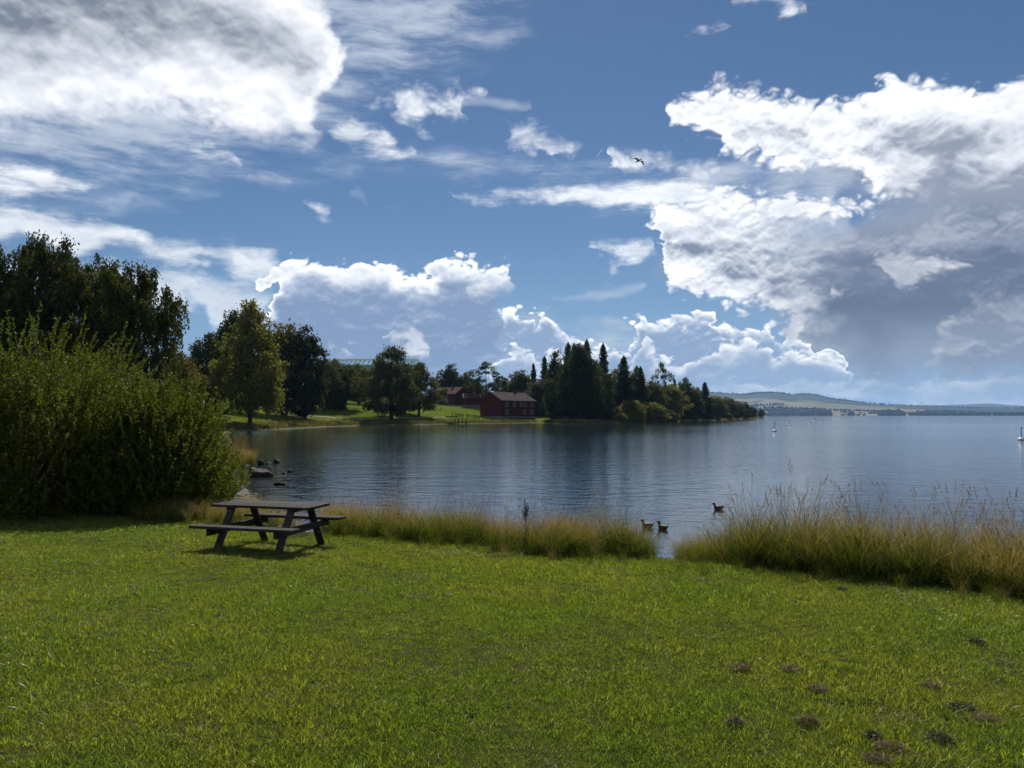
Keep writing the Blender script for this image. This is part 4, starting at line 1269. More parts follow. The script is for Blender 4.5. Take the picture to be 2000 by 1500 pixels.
def seed_stem(r, n, h0, h1, spread, head, hw):
    Vs, Fs, Rn, Hs, off = [], [], [], [], 0
    for i in range(n):
        H = h0 + (h1 - h0) * r.random()
        a = r.random() * 6.28
        x0 = np.array([math.cos(a), math.sin(a), 0]) * spread * r.random()
        b = r.normal() * 0.5 + 0.4
        ld = np.array([math.cos(b), math.sin(b), 0]) * H * (0.08 + 0.22 * r.random())
        pts = [x0 + np.array([0, 0, H * t]) + ld * t ** 2.2 for t in (0, 0.35, 0.7, 1.0)]
        sd = np.array([math.cos(a + 1), math.sin(a + 1), 0])
        for w_dir in (sd, np.cross(sd, (0, 0, 1))):
            v = []
            for j, p in enumerate(pts):
                w = 0.0016 * (1 - 0.15 * j)
                v += [p - w_dir * w, p + w_dir * w]
            Vs.append(np.array(v)); Fs.append(np.array([[off + 2 * j, off + 2 * j + 1, off + 2 * j + 3, off + 2 * j + 2] for j in range(3)]))
            Rn += [0.5] * 8; Hs += [0.5] * 8; off += 8
        m = 26
        t = r.random(m)
        d = unit((pts[3] - pts[2])[None])[0]
        c = pts[3] + d * (t[:, None] * head - 0.3 * head) + r.normal(size=(m, 3)) * hw * (1 - 0.6 * t)[:, None]
        v, q, rn = leaf_cards(c, d + r.normal(size=(m, 3)) * 0.4, 0.022, 0.006, r)
        Vs.append(v); Fs.append(q + off); Rn += list(rn); Hs += [1.0] * len(v); off += len(v)
    return np.concatenate(Vs), [np.concatenate(Fs)], np.array(Rn), np.array(Hs)
for i in range(4):
    proto(tall_c, 'tall_tuft_%02d' % i, *blades(76, 0.16, 0.34, 0.78, 0.0058, 0.75, r, 4), TG)
for i in range(3):
    proto(tall_c, 'tall_tuft_%02d' % (4 + i), *blades(64, 0.16, 0.45, 0.9, 0.0042, 0.7, r, 4), TS)
for i in range(2):
    proto(tall_c, 'tall_tuft_%02d' % (7 + i), *blades(90, 0.16, 0.45, 0.78, 0.0026, 0.6, r, 3), TR)
for i in range(3):
    proto(tall_c, 'tall_tuft_%02d' % (9 + i), *seed_stem(r, 5, 0.85, 1.3, 0.16, 0.15, 0.006), SD)
for i in range(2):
    n = 70
    c = r.normal(size=(n, 3)) * np.array([0.12, 0.12, 0.13]) + np.array([0, 0, 0.24])
    v, q, rn = leaf_cards(c, r.normal(size=(n, 3)), 0.07 + 0.05 * r.random(n), 0.035, r)
    proto(tall_c, 'tall_tuft_%02d' % (12 + i), v, [q], rn, np.zeros(len(v)), TW)
n = 60000
X_, Y_ = r.uniform(-17, 15, n), r.uniform(5, 44, n)
D_ = shore_dist(X_, Y_)
u_ = 1000 + F * X_ / np.maximum(Y_, 1)
strip = (D_ > -0.15) & (D_ < 1.95 + 0.25 * vnoise(X_ * 1.2, Y_ * 1.2, 50)) & (u_ > 636) & (Y_ < 17.5) & (r.random(n) < 1.0)
gap = (u_ > 1272 + 10 * vnoise(Y_ * 3, X_, 9)) & (u_ < 1318) & (D_ < 2.3)
strip &= ~gap
prom = (D_ > 0.0) & (D_ < 2.6) & (Y_ > 35.5) & (Y_ < 44) & (X_ > -17.3) & (r.random(n) < 0.5)
foot = (np.hypot((X_ + 6.9) / 1.5, (Y_ - 15.9) / 0.7) < 1) & (r.random(n) < 0.55)
fringe = (D_ > 1.7) & (D_ < 2.7 + 0.5 * vnoise(X_ * 2, Y_ * 2, 51)) & (u_ > 640) & (Y_ < 17) & (r.random(n) < 0.16) & ~gap
foot |= (D_ > 0.6) & (D_ < 2.2) & (X_ > -7.0) & (X_ < -3.8) & (r.random(n) < 0.25 * (vnoise(X_ * 2, Y_ * 2, 3) > 0.1)) & (Y_ < 20)
dens = np.where(strip, 0.72, 1.0)
k = (strip | prom | foot | fringe) & (r.random(n) < dens)
X_, Y_, D_, u_ = X_[k], Y_[k], D_[k], u_[k]
prom, foot, fringe = prom[k], foot[k], (fringe & ~strip)[k]
n_ = len(X_)
q = r.random(n_)
mixn = vnoise(X_ * 0.9, Y_ * 0.9, 60)
idx_ = r.integers(0, 4, n_)
straw = q < 0.29 + 0.22 * mixn + 0.22 * smoothstep(D_, 1.2, 0.2)
idx_[straw] = r.integers(4, 7, straw.sum())
red = (q > 0.88) & (mixn > -0.2) & (D_ < 1.4)
red |= (np.abs(u_ - 975) < 28) & (r.random(n_) < 0.6)
idx_[red] = r.integers(7, 9, red.sum())
seed = (r.random(n_) < 0.38) & (D_ < 1.5)
idx_[seed] = r.integers(9, 12, seed.sum())
weed = (D_ > 1.45) & (r.random(n_) < 0.45)
idx_[weed] = r.integers(12, 14, weed.sum())
size = np.interp(u_, [640, 760, 1000, 1280, 1320, 1450, 1700, 2000], [0.98, 0.98, 0.96, 1.22, 1.05, 1.5, 1.45, 1.55])
size = size * (1 + 0.16 * vnoise(X_ * 1.7, Y_ * 1.7, 66)) * (0.85 + 0.3 * r.random(n_)) * np.where(D_ > 1.5, 0.72, 1.0) * np.interp(u_, [1190, 1245, 1285, 1312, 1350, 1420, 1470], [1, 0.72, 0.5, 0.45, 0.62, 0.76, 0.95]) * np.where((idx_ >= 9) & (idx_ < 12), 0.74, 1.0) * np.where(idx_ >= 12, 0.78, 1.0)
size = np.where(prom, 1.15 * (0.8 + 0.4 * r.random(n_)), size)
size = np.where(foot, 0.62 * (0.7 + 0.5 * r.random(n_)), size)
idx_[foot & (r.random(n_) < 0.6)] = 4
size = np.where(fringe, 0.22 + 0.22 * r.random(n_), size)
idx_[fringe & (idx_ >= 9) & (idx_ < 12)] = 1
rot_ = np.stack([r.normal(size=n_) * 0.08 - 0.05, r.normal(size=n_) * 0.08 + 0.06, r.random(n_) * 6.28], 1)
print('tall tufts', n_)
instancer('tall_grass', np.stack([X_, Y_, ground_z(X_, Y_, D_)], 1), rot_, size, idx_, tall_c,
          label='tall unmown grass with dry seed heads along the water edge', category='grass', kind='stuff')

# ------------------------------------------------------------------ picnic tables
WOODM = simple('weathered_wood', (0.050, 0.043, 0.038), 0.85, 0.12, 0.5, 9.0, (0.35, 4, 4), 0.006, each=0.35, spots=(0.10, 0.098, 0.085))
def picnic_table(name, loc, rz, label, L=1.88, scale=1.0, group=None, tilt=0.0):
    o = empty(name, loc, rz, (scale,) * 3)
    tag(o, label, 'picnic table', group)
    W_, n = 0.72, 5
    pw = W_ / n
    for i in range(n):
        MB().box((0.006 * ((i * 7) % 3 - 1), -W_ / 2 + pw * (i + 0.5), 0.72), (L, pw - 0.012, 0.042), bevel=0.005).build('tabletop_plank', WOODM, o)
    for s in (-1, 1):
        for j in range(2):
            MB().box((0.012 * s * j, s * (0.60 + 0.13 * j + 0.065), 0.425), (L + 0.06, 0.12, 0.045), bevel=0.006).build('seat_plank', WOODM, o)
    for e in (-1, 1):
        x = e * (L / 2 - 0.36)
        MB().box((x + e * 0.055, 0, 0.675), (0.05, W_ - 0.06, 0.045), bevel=0.004).build('top_batten', WOODM, o)
        MB().box((x + e * 0.052, 0, 0.345), (0.05, 1.66, 0.115), bevel=0.006).build('seat_beam', WOODM, o)
        for s in (-1, 1):
            MB().beam((x, s * 0.70, -0.06), (x, s * 0.27, 0.695), 0.05, 0.125, (1, 0, 0), 0.006).build('leg', WOODM, o)
    return o
tz0 = gz(-4.18, 12.4)
picnic_table('picnic_table', (-4.18, 12.4, tz0), R(-15.4), 'weathered wooden picnic table on the near lawn by the willow bush')
FT = 'small picnic tables on the far shore'
for u_, Y_, rz_, lb_ in ((449, 134, 0.3, 'distant picnic table left of the olive birch foot'), (569, 152, -0.2, 'distant picnic table right of the olive birch on the bank'),
                         (656, 182, 0.1, 'distant picnic table on the bank below the grass slope'), (394, 122, 0.5, 'distant picnic table half hidden at the edge of the willow bush'),
                         (792, 213, 0.1, 'distant picnic table beside the big round tree')):
    x_ = px_x(u_, Y_)
    picnic_table('picnic_table', (x_, Y_, gz(x_, Y_)), rz_, lb_, L=2.0, scale=1.12, group=FT)

# ------------------------------------------------------------------ red houses
def plank_wall(name, c, scale):
    m, t, out = material(name)
    tc = t.node('ShaderNodeTexCoord').outputs['Object']
    x, y, z = t.separate(tc)
    saw = t.m('ABSOLUTE', t.m('SUBTRACT', t.m('FRACT', t.m('MULTIPLY', z, scale)), 0.5))
    n = t.noise(t.v('MULTIPLY', tc, (1.0, 1.0, 6.0)), 1.5, 5, 0.6)
    base = t.v('SCALE', t.combine(*c), scale=t.lin(n, 0.25, 0.75, 0.7, 1.3))
    p = principled(t, base, 0.85, 0.15)
    t.put(p.inputs['Normal'], bump(t, t.smooth(saw, 0.0, 0.2), 0.8, 0.03))
    t.put(out.inputs[0], p.outputs[0])
    return m
def roof_mat(name, c):
    m, t, out = material(name)
    tc = t.node('ShaderNodeTexCoord').outputs['Object']
    x, y, z = t.separate(tc)
    saw = t.m('FRACT', t.m('MULTIPLY', z, 3.6))
    wav = t.m('SINE', t.m('MULTIPLY', x, 22.0))
    n = t.noise(tc, 0.8, 5, 0.6)
    base = t.v('SCALE', t.combine(*c), scale=t.lin(n, 0.25, 0.75, 0.75, 1.25))
    p = principled(t, base, 0.9, 0.08)
    t.put(p.inputs['Normal'], bump(t, t.m('MULTIPLY_ADD', wav, 0.35, saw), 0.7, 0.05))
    t.put(out.inputs[0], p.outputs[0])
    return m
RED = plank_wall('red_log_wall', (0.080, 0.018, 0.019), 4.0)
RED2 = plank_wall('dark_log_wall', (0.060, 0.020, 0.020), 4.0)
TILE_G = roof_mat('grey_tiles', (0.034, 0.024, 0.022))
TILE_R = roof_mat('red_tiles', (0.085, 0.027, 0.023))
WHITEP = simple('white_paint', (0.42, 0.41, 0.40), 0.55, 0.3, 0.08)
GLASS = simple('window_glass', (0.03, 0.035, 0.045), 0.08, 0.6, 0.2)
STONE = simple('foundation_stone', (0.17, 0.16, 0.15), 0.9, 0.15, 0.35, 2.0)
BRICK = simple('chimney_brick', (0.10, 0.055, 0.045), 0.9, 0.1, 0.3, 4.0)
def gable_house(name, corner, phi, L, W_, eave, ridge, wall_m, roof_m, label, wins=(), side_wins=(), chimney=None, trim=WHITEP, over=0.45, doors=()):
    """Local x runs along the long front from the near corner, local y away from the viewer."""
    o = empty(name, corner, phi)
    tag(o, label, 'house')
    b = MB()
    b.box((L / 2, W_ / 2, -0.35), (L + 0.1, W_ + 0.1, 1.1))
    b.build('foundation', STONE, o)
    v = [(0, 0, .2), (L, 0, .2), (L, W_, .2), (0, W_, .2), (0, 0, eave), (L, 0, eave), (L, W_, eave), (0, W_, eave), (0, W_ / 2, ridge), (L, W_ / 2, ridge)]
    f = [(0, 1, 5, 4), (1, 2, 6, 9, 5), (2, 3, 7, 6), (3, 0, 4, 8, 7), (4, 5, 9, 8), (6, 7, 8, 9)]
    MB().add(v, f).build('wall', wall_m, o)
    sl = (ridge - eave) / (W_ / 2)
    th = 0.16
    for s in (0, 1):
        y0 = -over if s == 0 else W_ + over
        ze = eave - sl * over
        q = [(-over, y0, ze + 0.04), (L + over, y0, ze + 0.04), (L + over, W_ / 2, ridge + 0.04), (-over, W_ / 2, ridge + 0.04)]
        v = q + [(a, b_, c_ + th) for a, b_, c_ in q]
        f = [(0, 1, 2, 3), (4, 5, 6, 7), (0, 1, 5, 4), (1, 2, 6, 5), (2, 3, 7, 6), (3, 0, 4, 7)]
        rf = MB().add(v, f).build('roof', roof_m, o)
        for e in (-over - 0.03, L + over + 0.03):
            MB().beam((e, y0, ze + 0.08), (e, W_ / 2, ridge + 0.08), 0.05, 0.24, (1, 0, 0)).build('bargeboard', trim, rf)
    for cx_ in (0.05, L - 0.05):
        MB().box((cx_, -0.035, (eave + 0.2) / 2), (0.2, 0.07, eave - 0.25)).build('corner_board', wall_m, o)
    def window(x, z, w, h, side=False):
        wn = MB()
        fr = 0.13
        n = 0.05
        parts = [((x, -n, z + h / 2), (w, 0.08, fr)), ((x, -n, z - h / 2), (w, 0.08, fr)), ((x - w / 2, -n, z), (fr, 0.08, h)), ((x + w / 2, -n, z), (fr, 0.08, h)), ((x, -n, z), (0.07, 0.06, h)), ((x, -n - 0.002, z), (w, 0.056, 0.06))]
        for c_, s_ in parts:
            if side:
                c_, s_ = (c_[1], W_ - c_[0], c_[2]), (s_[1], s_[0], s_[2])
            wn.box(c_, s_)
        ob = wn.build('window', WHITEP, o)
        for sx in (-1, 1):
            for sz_ in (-1, 1):
                c_, s_ = (x + sx * w / 4, -0.022, z + sz_ * h / 4), (w / 2 - 0.07, 0.012, h / 2 - 0.06)
                if side:
                    c_, s_ = (c_[1], W_ - c_[0], c_[2]), (s_[1], s_[0], s_[2])
                MB().box(c_, s_).build('pane', GLASS, ob)
        MB().box((x, -0.1, z - h / 2 - 0.1) if not side else (-0.1, W_ - x, z - h / 2 - 0.1), (w + 0.3, 0.18, 0.06) if not side else (0.18, w + 0.3, 0.06)).build('sill', WHITEP, ob)
    for x, z, w, h in wins:
        window(x, z, w, h)
    for x, z, w, h in side_wins:
        window(x, z, w, h, True)
    for x, w, h in doors:
        d = MB().box((x, -0.04, 0.2 + h / 2), (w, 0.09, h)).build('door', wall_m, o)
        MB().box((x + w * 0.35, -0.11, 1.2), (0.12, 0.06, 0.05)).build('handle', BRICK, d)
    if chimney:
        x = chimney
        c_ = MB().box((x, W_ / 2, ridge + 0.35), (0.8, 0.7, 1.7), bevel=0.02).build('chimney', BRICK, o)
        MB().box((x, W_ / 2, ridge + 1.24), (1.0, 0.9, 0.1)).build('cap', STONE, c_)
    return o
cx_, cy_ = px_x(981, 262), 262.0
Lh = 18.4
up_ = [(f_ * Lh, 4.55, 1.5, 1.5) for f_ in (.14, .36, .57, .69, .89)]
lo_ = [(f_ * Lh, 1.75, 1.5, 1.5) for f_ in (.14, .665, .89)]
house = gable_house('log_house', (cx_, cy_, 2.35), R(47), Lh, 11.6, 5.95, 9.05, RED, TILE_G, 'large red wooden house with grey tiled roof by the water',
                    up_ + lo_, (), 13.2, trim=simple('grey_trim', (0.16, 0.13, 0.12), 0.8), doors=((.385 * Lh, 1.5, 2.2),))
# the upper barn shows its long side to the left and its gable to the right: mirrored axes
bx, by = px_x(889, 306), 306.0
bz = at(889, 790, 306)[2]
barn = gable_house('log_barn', (bx - 14 * math.cos(R(-32)), by - 14 * math.sin(R(-32)), bz - 0.2), R(-32), 14.0, 10.0, 4.9, 7.7, RED2, TILE_R, 'dark red upper barn with red tiled roof on the slope',
                   [(4.2, 1.8, 1.1, 1.1), (9.6, 1.8, 1.1, 1.1)], (), 9.0, trim=RED2)
ax_, ay_ = px_x(913, 299), 299.0
gable_house('log_shed', (ax_ - 1.0, ay_, at(905, 791, 299)[2] - 0.2), R(14), 6.4, 5.0, 3.3, 5.0, RED2, TILE_R, 'low dark shed with pale roof edge right of the upper barn', (), (), None, trim=WHITEP)

# ------------------------------------------------------------------ steel and glass shelter on the hill
TEAL = simple('teal_steel', (0.30, 0.62, 0.64), 0.45, 0.4, 0.1)
PALE = simple('pale_steel', (0.80, 0.86, 0.87), 0.4, 0.4, 0.06)
SGLASS = simple('shelter_glass', (0.20, 0.27, 0.33), 0.12, 0.6, 0.1)
x0_, x1_ = px_x(655, 400), px_x(816, 400)
zt_, zm_ = at(700, 702, 400)[2], at(700, 713, 400)[2]
zg_ = gz((x0_ + x1_) / 2, 405) - 1.0
gs = empty('glass_shelter', ((x0_ + x1_) / 2, 400, zg_))
tag(gs, 'teal steel truss roof of the long glass shelter above the trees', 'building')
Ls, ht, hm_ = x1_ - x0_, zt_ - zg_, zm_ - zg_
for yy in (0.0, 9.0):
    MB().box((0, yy, ht), (Ls, 0.55, 0.6)).build('top_chord', PALE, gs)
    MB().box((0, yy, hm_), (Ls, 0.5, 0.55)).build('bottom_chord', TEAL, gs)
nb = 18
for i in range(nb):
    xa, xb = -Ls / 2 + Ls * i / nb, -Ls / 2 + Ls * (i + 1) / nb
    for yy in (0.0, 9.0):
        MB().beam((xa, yy, hm_ + 0.2), ((xa + xb) / 2, yy, ht - 0.25), 0.32, 0.32).build('truss_web', TEAL, gs)
        MB().beam(((xa + xb) / 2, yy, ht - 0.25), (xb, yy, hm_ + 0.2), 0.32, 0.32).build('truss_web', TEAL, gs)
MB().box((0, 4.5, hm_ - 0.55), (Ls, 9.4, 0.5)).build('roof_deck', simple('dark_deck', (0.05, 0.06, 0.07), 0.7), gs)
for i in range(nb * 2 + 1):
    xa = -Ls / 2 + Ls * i / (nb * 2)
    MB().beam((xa, -3.0, 0), (xa, -0.1, hm_ - 0.8), 0.25, 0.25).build('mullion', PALE, gs)
for i in range(nb):
    xa, xb = -Ls / 2 + Ls * i / nb, -Ls / 2 + Ls * (i + 1) / nb
    q = [(xa + 0.1, -2.85, 0), (xb - 0.1, -2.85, 0), (xb - 0.1, 0.05, hm_ - 0.8), (xa + 0.1, 0.05, hm_ - 0.8)]
    v = q + [(a, b_ + 0.06, c_) for a, b_, c_ in q]
    MB().add(v, [(0, 1, 2, 3), (7, 6, 5, 4), (0, 1, 5, 4), (1, 2, 6, 5), (2, 3, 7, 6), (3, 0, 4, 7)]).build('glass_panel', SGLASS, gs)

# ------------------------------------------------------------------ footpath on the far lawn
pth = [(480, 172), (560, 186), (640, 198), (720, 208), (800, 222), (870, 246)]
pv_, pf_ = [], []
for i, (u, Y) in enumerate(np.array([(a, b) for a, b in zip(np.interp(np.linspace(0, 5, 60), range(6), [p[0] for p in pth]), np.interp(np.linspace(0, 5, 60), range(6), [p[1] for p in pth]))])):
    x = px_x(u, Y)
    for s in (-0.9, 0.9):
        pv_.append((x - s * 0.15, Y + s, float(ground_z(np.array([x - s * 0.15]), np.array([Y + s]))[0]) + 0.09))
    if i:
        pf_.append((2 * i - 2, 2 * i, 2 * i + 1, 2 * i - 1))
tag(link('path', new_mesh('path', pv_, np.array(pf_)), simple('path_gravel', (0.24, 0.22, 0.18), 0.95, 0.1, 0.2, 2.0)), kind='structure')

# ------------------------------------------------------------------ people on the far lawn
def person_mesh(name, seed, stride):
    r_ = np.random.default_rng(seed)
    s = stride
    J = {'pel': (0, 0, .95, .15), 'wai': (0, 0, 1.12, .135), 'che': (0, .01, 1.32, .165), 'nk': (0, .01, 1.5, .06), 'hd': (0, .03, 1.62, .098), 'ht': (0, .02, 1.72, .07)}
    for sd, k in (('l', -1), ('r', 1)):
        f = s * k
        J['hip' + sd] = (k * .09, 0, .9, .1); J['kne' + sd] = (k * .1, f * .5 + .02, .5, .07); J['ank' + sd] = (k * .1, f - .02, .09, .045); J['toe' + sd] = (k * .11, f + .14, .04, .035)
        J['sho' + sd] = (k * .19, 0, 1.42, .065); J['elb' + sd] = (k * .25, -f * .3 - .02, 1.15, .048); J['wri' + sd] = (k * .23, -f * .3 + .1, .93, .035); J['han' + sd] = (k * .22, -f * .3 + .15, .84, .04)
    E = [('pel', 'wai'), ('wai', 'che'), ('che', 'nk'), ('nk', 'hd'), ('hd', 'ht')]
    for sd in 'lr':
        E += [('pel', 'hip' + sd), ('hip' + sd, 'kne' + sd), ('kne' + sd, 'ank' + sd), ('ank' + sd, 'toe' + sd), ('che', 'sho' + sd), ('sho' + sd, 'elb' + sd), ('elb' + sd, 'wri' + sd), ('wri' + sd, 'han' + sd)]
    names = list(J)
    me = bpy.data.meshes.new(name)
    me.from_pydata([J[n][:3] for n in names], [(names.index(a), names.index(b)) for a, b in E], [])
    tmp = bpy.data.objects.new('tmp', me)
    C.link(tmp)
    md = tmp.modifiers.new('skin', 'SKIN')
    for i, n in enumerate(names):
        sv = me.skin_vertices[0].data[i]
        sv.radius = (J[n][3],) * 2
        sv.use_root = n == 'pel'
    tmp.modifiers.new('sub', 'SUBSURF').levels = 1
    dg = bpy.context.evaluated_depsgraph_get()
    out_ = bpy.data.meshes.new_from_object(tmp.evaluated_get(dg))
    out_.name = name
    bpy.data.objects.remove(tmp)
    return out_
pm, t, out = material('person_clothes')
tz_ = t.separate(t.node('ShaderNodeTexCoord').outputs['Object'])[2]
oc = t.node('ShaderNodeObjectInfo').outputs['Color']
trousers = t.mix(t.m('GREATER_THAN', tz_, 0.98), (0.022, 0.024, 0.034), oc)
shoe = t.mix(t.m('LESS_THAN', tz_, 0.09), trousers, (0.02, 0.018, 0.016))
skin = t.mix(t.m('GREATER_THAN', tz_, 1.47), shoe, (0.36, 0.21, 0.15))
hair = t.mix(t.m('GREATER_THAN', tz_, 1.665), skin, (0.045, 0.032, 0.022))
t.put(out.inputs[0], principled(t, hair, 0.8, 0.2).outputs[0])
PM = [person_mesh('person', 1, 0.02), person_mesh('person', 2, 0.16), person_mesh('person', 3, -0.1)]
for q_ in PM:
    q_.materials.append(pm)
def person(u, v, Y, var, rz, colour, label, group, h=1.0):
    x = px_x(u, Y)
    o = link('person', PM[var], None, loc=(x, Y, gz(x, Y)), rot=(0, 0, rz), scl=(h, h, h))
    o.color = (*colour, 1)
    return tag(o, label, 'person', group)
CL = [(.02, .02, .03), (.03, .03, .035), (.05, .06, .09), (.02, .025, .02), (.07, .03, .03), (.10, .10, .11), (.03, .045, .07)]
CN = ['black', 'charcoal', 'grey blue', 'dark green', 'dark red', 'grey', 'navy']
ordn = ['first', 'second', 'third', 'fourth', 'fifth', 'sixth', 'seventh', 'eighth', 'ninth', 'tenth', 'eleventh', 'twelfth', 'thirteenth', 'fourteenth', 'fifteenth']
for i, (u_, dy) in enumerate(((884, 0), (890.5, 1), (894, -1.5), (897.5, 1.2), (901, 0), (904.5, -1), (911.5, 1), (914.5, -1), (919.5, 0), (924, 1), (928, -1), (931.5, 0.6), (935, -0.8))):
    person(u_, 809, 250 + dy, i % 3, i * 1.3, CL[i % 7], 'person in dark clothes, %s from the left in the row beside the red house' % ordn[i], 'people in a row beside the red house', 0.98 + 0.05 * ((i * 5) % 3 - 1))
for u_, Y_, i, lb_ in ((846, 272, 1, 'person walking alone on the lawn below the upper barn, left one'), (860, 274, 2, 'person walking alone on the lawn below the upper barn, right one'),
                       (827, 250, 0, 'person standing at the right edge of the big round tree'), (783, 226, 0, 'person standing in the shade right of the big trunk')):
    person(u_, 800, Y_, i, u_ * 0.7, CL[(i * 3) % 7], lb_, 'people scattered on the far lawn')
# low log bench in front of the row
lx, ly = px_x(882, 247), 247.0
lg = empty('log_bench', (lx, ly, gz(lx, ly)))
tag(lg, 'low dark log bench on the grass before the row of people', 'bench')
MB().tube([(-2.4, 0, .38), (2.4, 0.1, .38)], .17, 8).build('seat', BARK, lg)
for q in (-1.7, 0, 1.7):
    MB().tube([(q, 0, -.1), (q, 0, .25)], .15, 7).build('leg', BARK, lg)
wx, wy = px_x(1080, 262), 262.0
wb = empty('litter_bin', (wx, wy, gz(wx, wy)))
tag(wb, 'dark litter bin beside the bare birch trunk near the red house', 'bin')
MB().tube([(0, 0, .12), (0, 0, .2), (0, 0, 1.0), (0, 0, 1.05)], [.32, .36, .4, .42], 12).build('body', BARK, wb)
MB().tube([(0, 0, 1.12), (0, 0, 1.2), (0, 0, 1.3)], [.46, .44, .1], 12).build('lid', STONE, wb)
MB().tube([(0, 0, -.1), (0, 0, .15)], .06, 6).build('post', BARK, wb)
MB().tube([(0, .3, .9), (0, .3, 1.2)], .03, 5).build('bracket', STONE, wb)

# ------------------------------------------------------------------ jetty
JW = simple('jetty_wood', (0.045, 0.038, 0.034), 0.85, 0.2, 0.35, 5.0, (0.3, 3, 3))
j0 = np.array((px_x(818, 224), 224.0)); j1 = np.array((px_x(912, 226), 226.0))
jl = float(np.linalg.norm(j1 - j0))
jt = empty('jetty', (*j0, 0), math.atan2(*(j1 - j0)[::-1]))
tag(jt, 'low dark wooden jetty reaching along the far shore', 'jetty')
nbd = int(jl / 0.6)
for i in range(nbd):
    MB().box(((i + .5) * jl / nbd, 0, .52), (jl / nbd - .05, 2.6, .07)).build('deck_plank', JW, jt)
for yy in (-1.15, 1.15):
    MB().box((jl / 2, yy, .37), (jl, .2, .22)).build('stringer', JW, jt)
for i in range(7):
    for yy in (-1.2, 1.2):
        MB().tube([(0.4 + i * (jl - .8) / 6, yy, -.9), (0.4 + i * (jl - .8) / 6, yy, .5)], .12, 7).build('pile', JW, jt)
for i in range(4):
    for yy in (-1.2, 1.2):
        MB().tube([(jl - .3 - i * 1.15, yy, .5), (jl - .3 - i * 1.15, yy, 1.75)], .1, 6).build('post', JW, jt)
for yy in (-1.2, 1.2):
    MB().tube([(jl - 3.9, yy, 1.55), (jl - .1, yy, 1.6)], .06, 6).build('rail', JW, jt)

# ------------------------------------------------------------------ stones in the shallows
RK = simple('wet_stone', (0.020, 0.018, 0.017), 0.7, 0.1, 0.5, 3.0, (1, 1, 1), 0.02)
def rock(seed, x, y, s, label):
    r_ = np.random.default_rng(seed)
    import bmesh
    bm = bmesh.new()
    bmesh.ops.create_icosphere(bm, subdivisions=3, radius=1.0)
    dirs = unit(r_.normal(size=(14, 3)))
    cuts = 0.62 + 0.3 * r_.random(14)
    for v in bm.verts:
        p = np.array(v.co)
        for d_, c_ in zip(dirs, cuts):
            k = p @ d_
            if k > c_:
                p = p - d_ * (k - c_) * 0.9
        p *= 1 + 0.05 * math.sin(7 * p[0] + seed) * math.cos(6 * p[1])
        v.co = p * np.array(s)
    me = bpy.data.meshes.new('shore_rock')
    bm.to_mesh(me)
    bm.free()
    o = link('shore_rock', me, RK, loc=(x, y, s[2] * 0.12), rot=(0, 0, seed * 1.1))
    return tag(o, label, 'rock', 'stones in the shallow water')
for i, (u_, v_, s_, lb_) in enumerate(((511, 930, (.62, .4, .36), 'largest flat topped rock in the shallows by the willow bush'), (540, 904, (.30, .22, .26), 'rounded dark rock farthest right beyond the largest rock'),
                                       (509, 907, (.26, .2, .24), 'rock at the foot of the grassy spit'), (526, 906, (.22, .16, .1), 'thin flat stone between the rounded rock and the spit'),
                                       (565, 922, (.17, .12, .12), 'small stone farthest out in the shallows'), (555, 925, (.16, .12, .08), 'low stone just left of the farthest out stone'),
                                       (546, 947, (.24, .16, .12), 'low stone nearest the picnic table'), (494, 925, (.28, .2, .3), 'upright rock left against the largest rock'), (527, 914, (.15, .1, .07), 'smallest stone behind the largest rock'))):
    p_ = on_water(u_, v_)
    rock(i + 3, p_[0], p_[1], s_, lb_)
# loose gravel on the little beach
n_ = 2600
gxr, gyr = rng.uniform(-11, -3.2, n_), rng.uniform(14.5, 27, n_)
gd = shore_dist(gxr, gyr)
k = (gd > -0.5) & (gd < 2.4) & (rng.random(n_) < 0.85)
gxr, gyr, gd = gxr[k], gyr[k], gd[k]
n_ = len(gxr)
sz = 0.02 + 0.06 * rng.random(n_) ** 3
vv = bv[None] * (1 + 0.2 * rng.normal(size=(n_, 12, 1))) * (sz[:, None, None] * np.array([1, 0.8, 0.55])) + np.stack([gxr, gyr, ground_z(gxr, gyr, gd) + sz * 0.2], 1)[:, None, :]
peb = link('beach_pebbles', new_mesh('beach_pebbles', vv.reshape(-1, 3), (bf[None] + (np.arange(n_) * 12)[:, None, None]).reshape(-1, 3), smooth=True), simple('pebbles', (0.20, 0.185, 0.17), 0.8, 0.25, 0.5, 1.7))
tag(peb, 'grey pebbles on the little beach behind the picnic table', 'pebbles', kind='stuff')

# ------------------------------------------------------------------ ducks
def loft(rings, sides=12):
    """rings: (centre, half width, half height) along x; closed at both ends."""
    v, f = [], []
    for (c, w, h) in rings:
        for k in range(sides):
            a = 2 * math.pi * k / sides
            v.append((c[0], c[1] + w * math.cos(a), c[2] + h * math.sin(a)))
    for i in range(len(rings) - 1):
        for k in range(sides):
            k2 = (k + 1) % sides
            f.append((i * sides + k, i * sides + k2, (i + 1) * sides + k2, (i + 1) * sides + k))
    f.append(tuple(range(sides))[::-1])
    f.append(tuple((len(rings) - 1) * sides + k for k in range(sides)))
    return v, f
def feather(name, c, c2):
    m, t, out = material(name)
    tc = t.node('ShaderNodeTexCoord').outputs['Object']
    n = t.noise(t.v('MULTIPLY', tc, (14, 40, 40)), 1.0, 4, 0.6)
    t.put(out.inputs[0], principled(t, t.mix(t.smooth(n, 0.42, 0.6), c, c2), 0.6, 0.25).outputs[0])
    return m
BROWN = feather('brown_feathers', (0.10, 0.062, 0.035), (0.045, 0.028, 0.018))
BILL = simple('duck_bill', (0.30, 0.17, 0.05), 0.5, 0.3, 0.1)
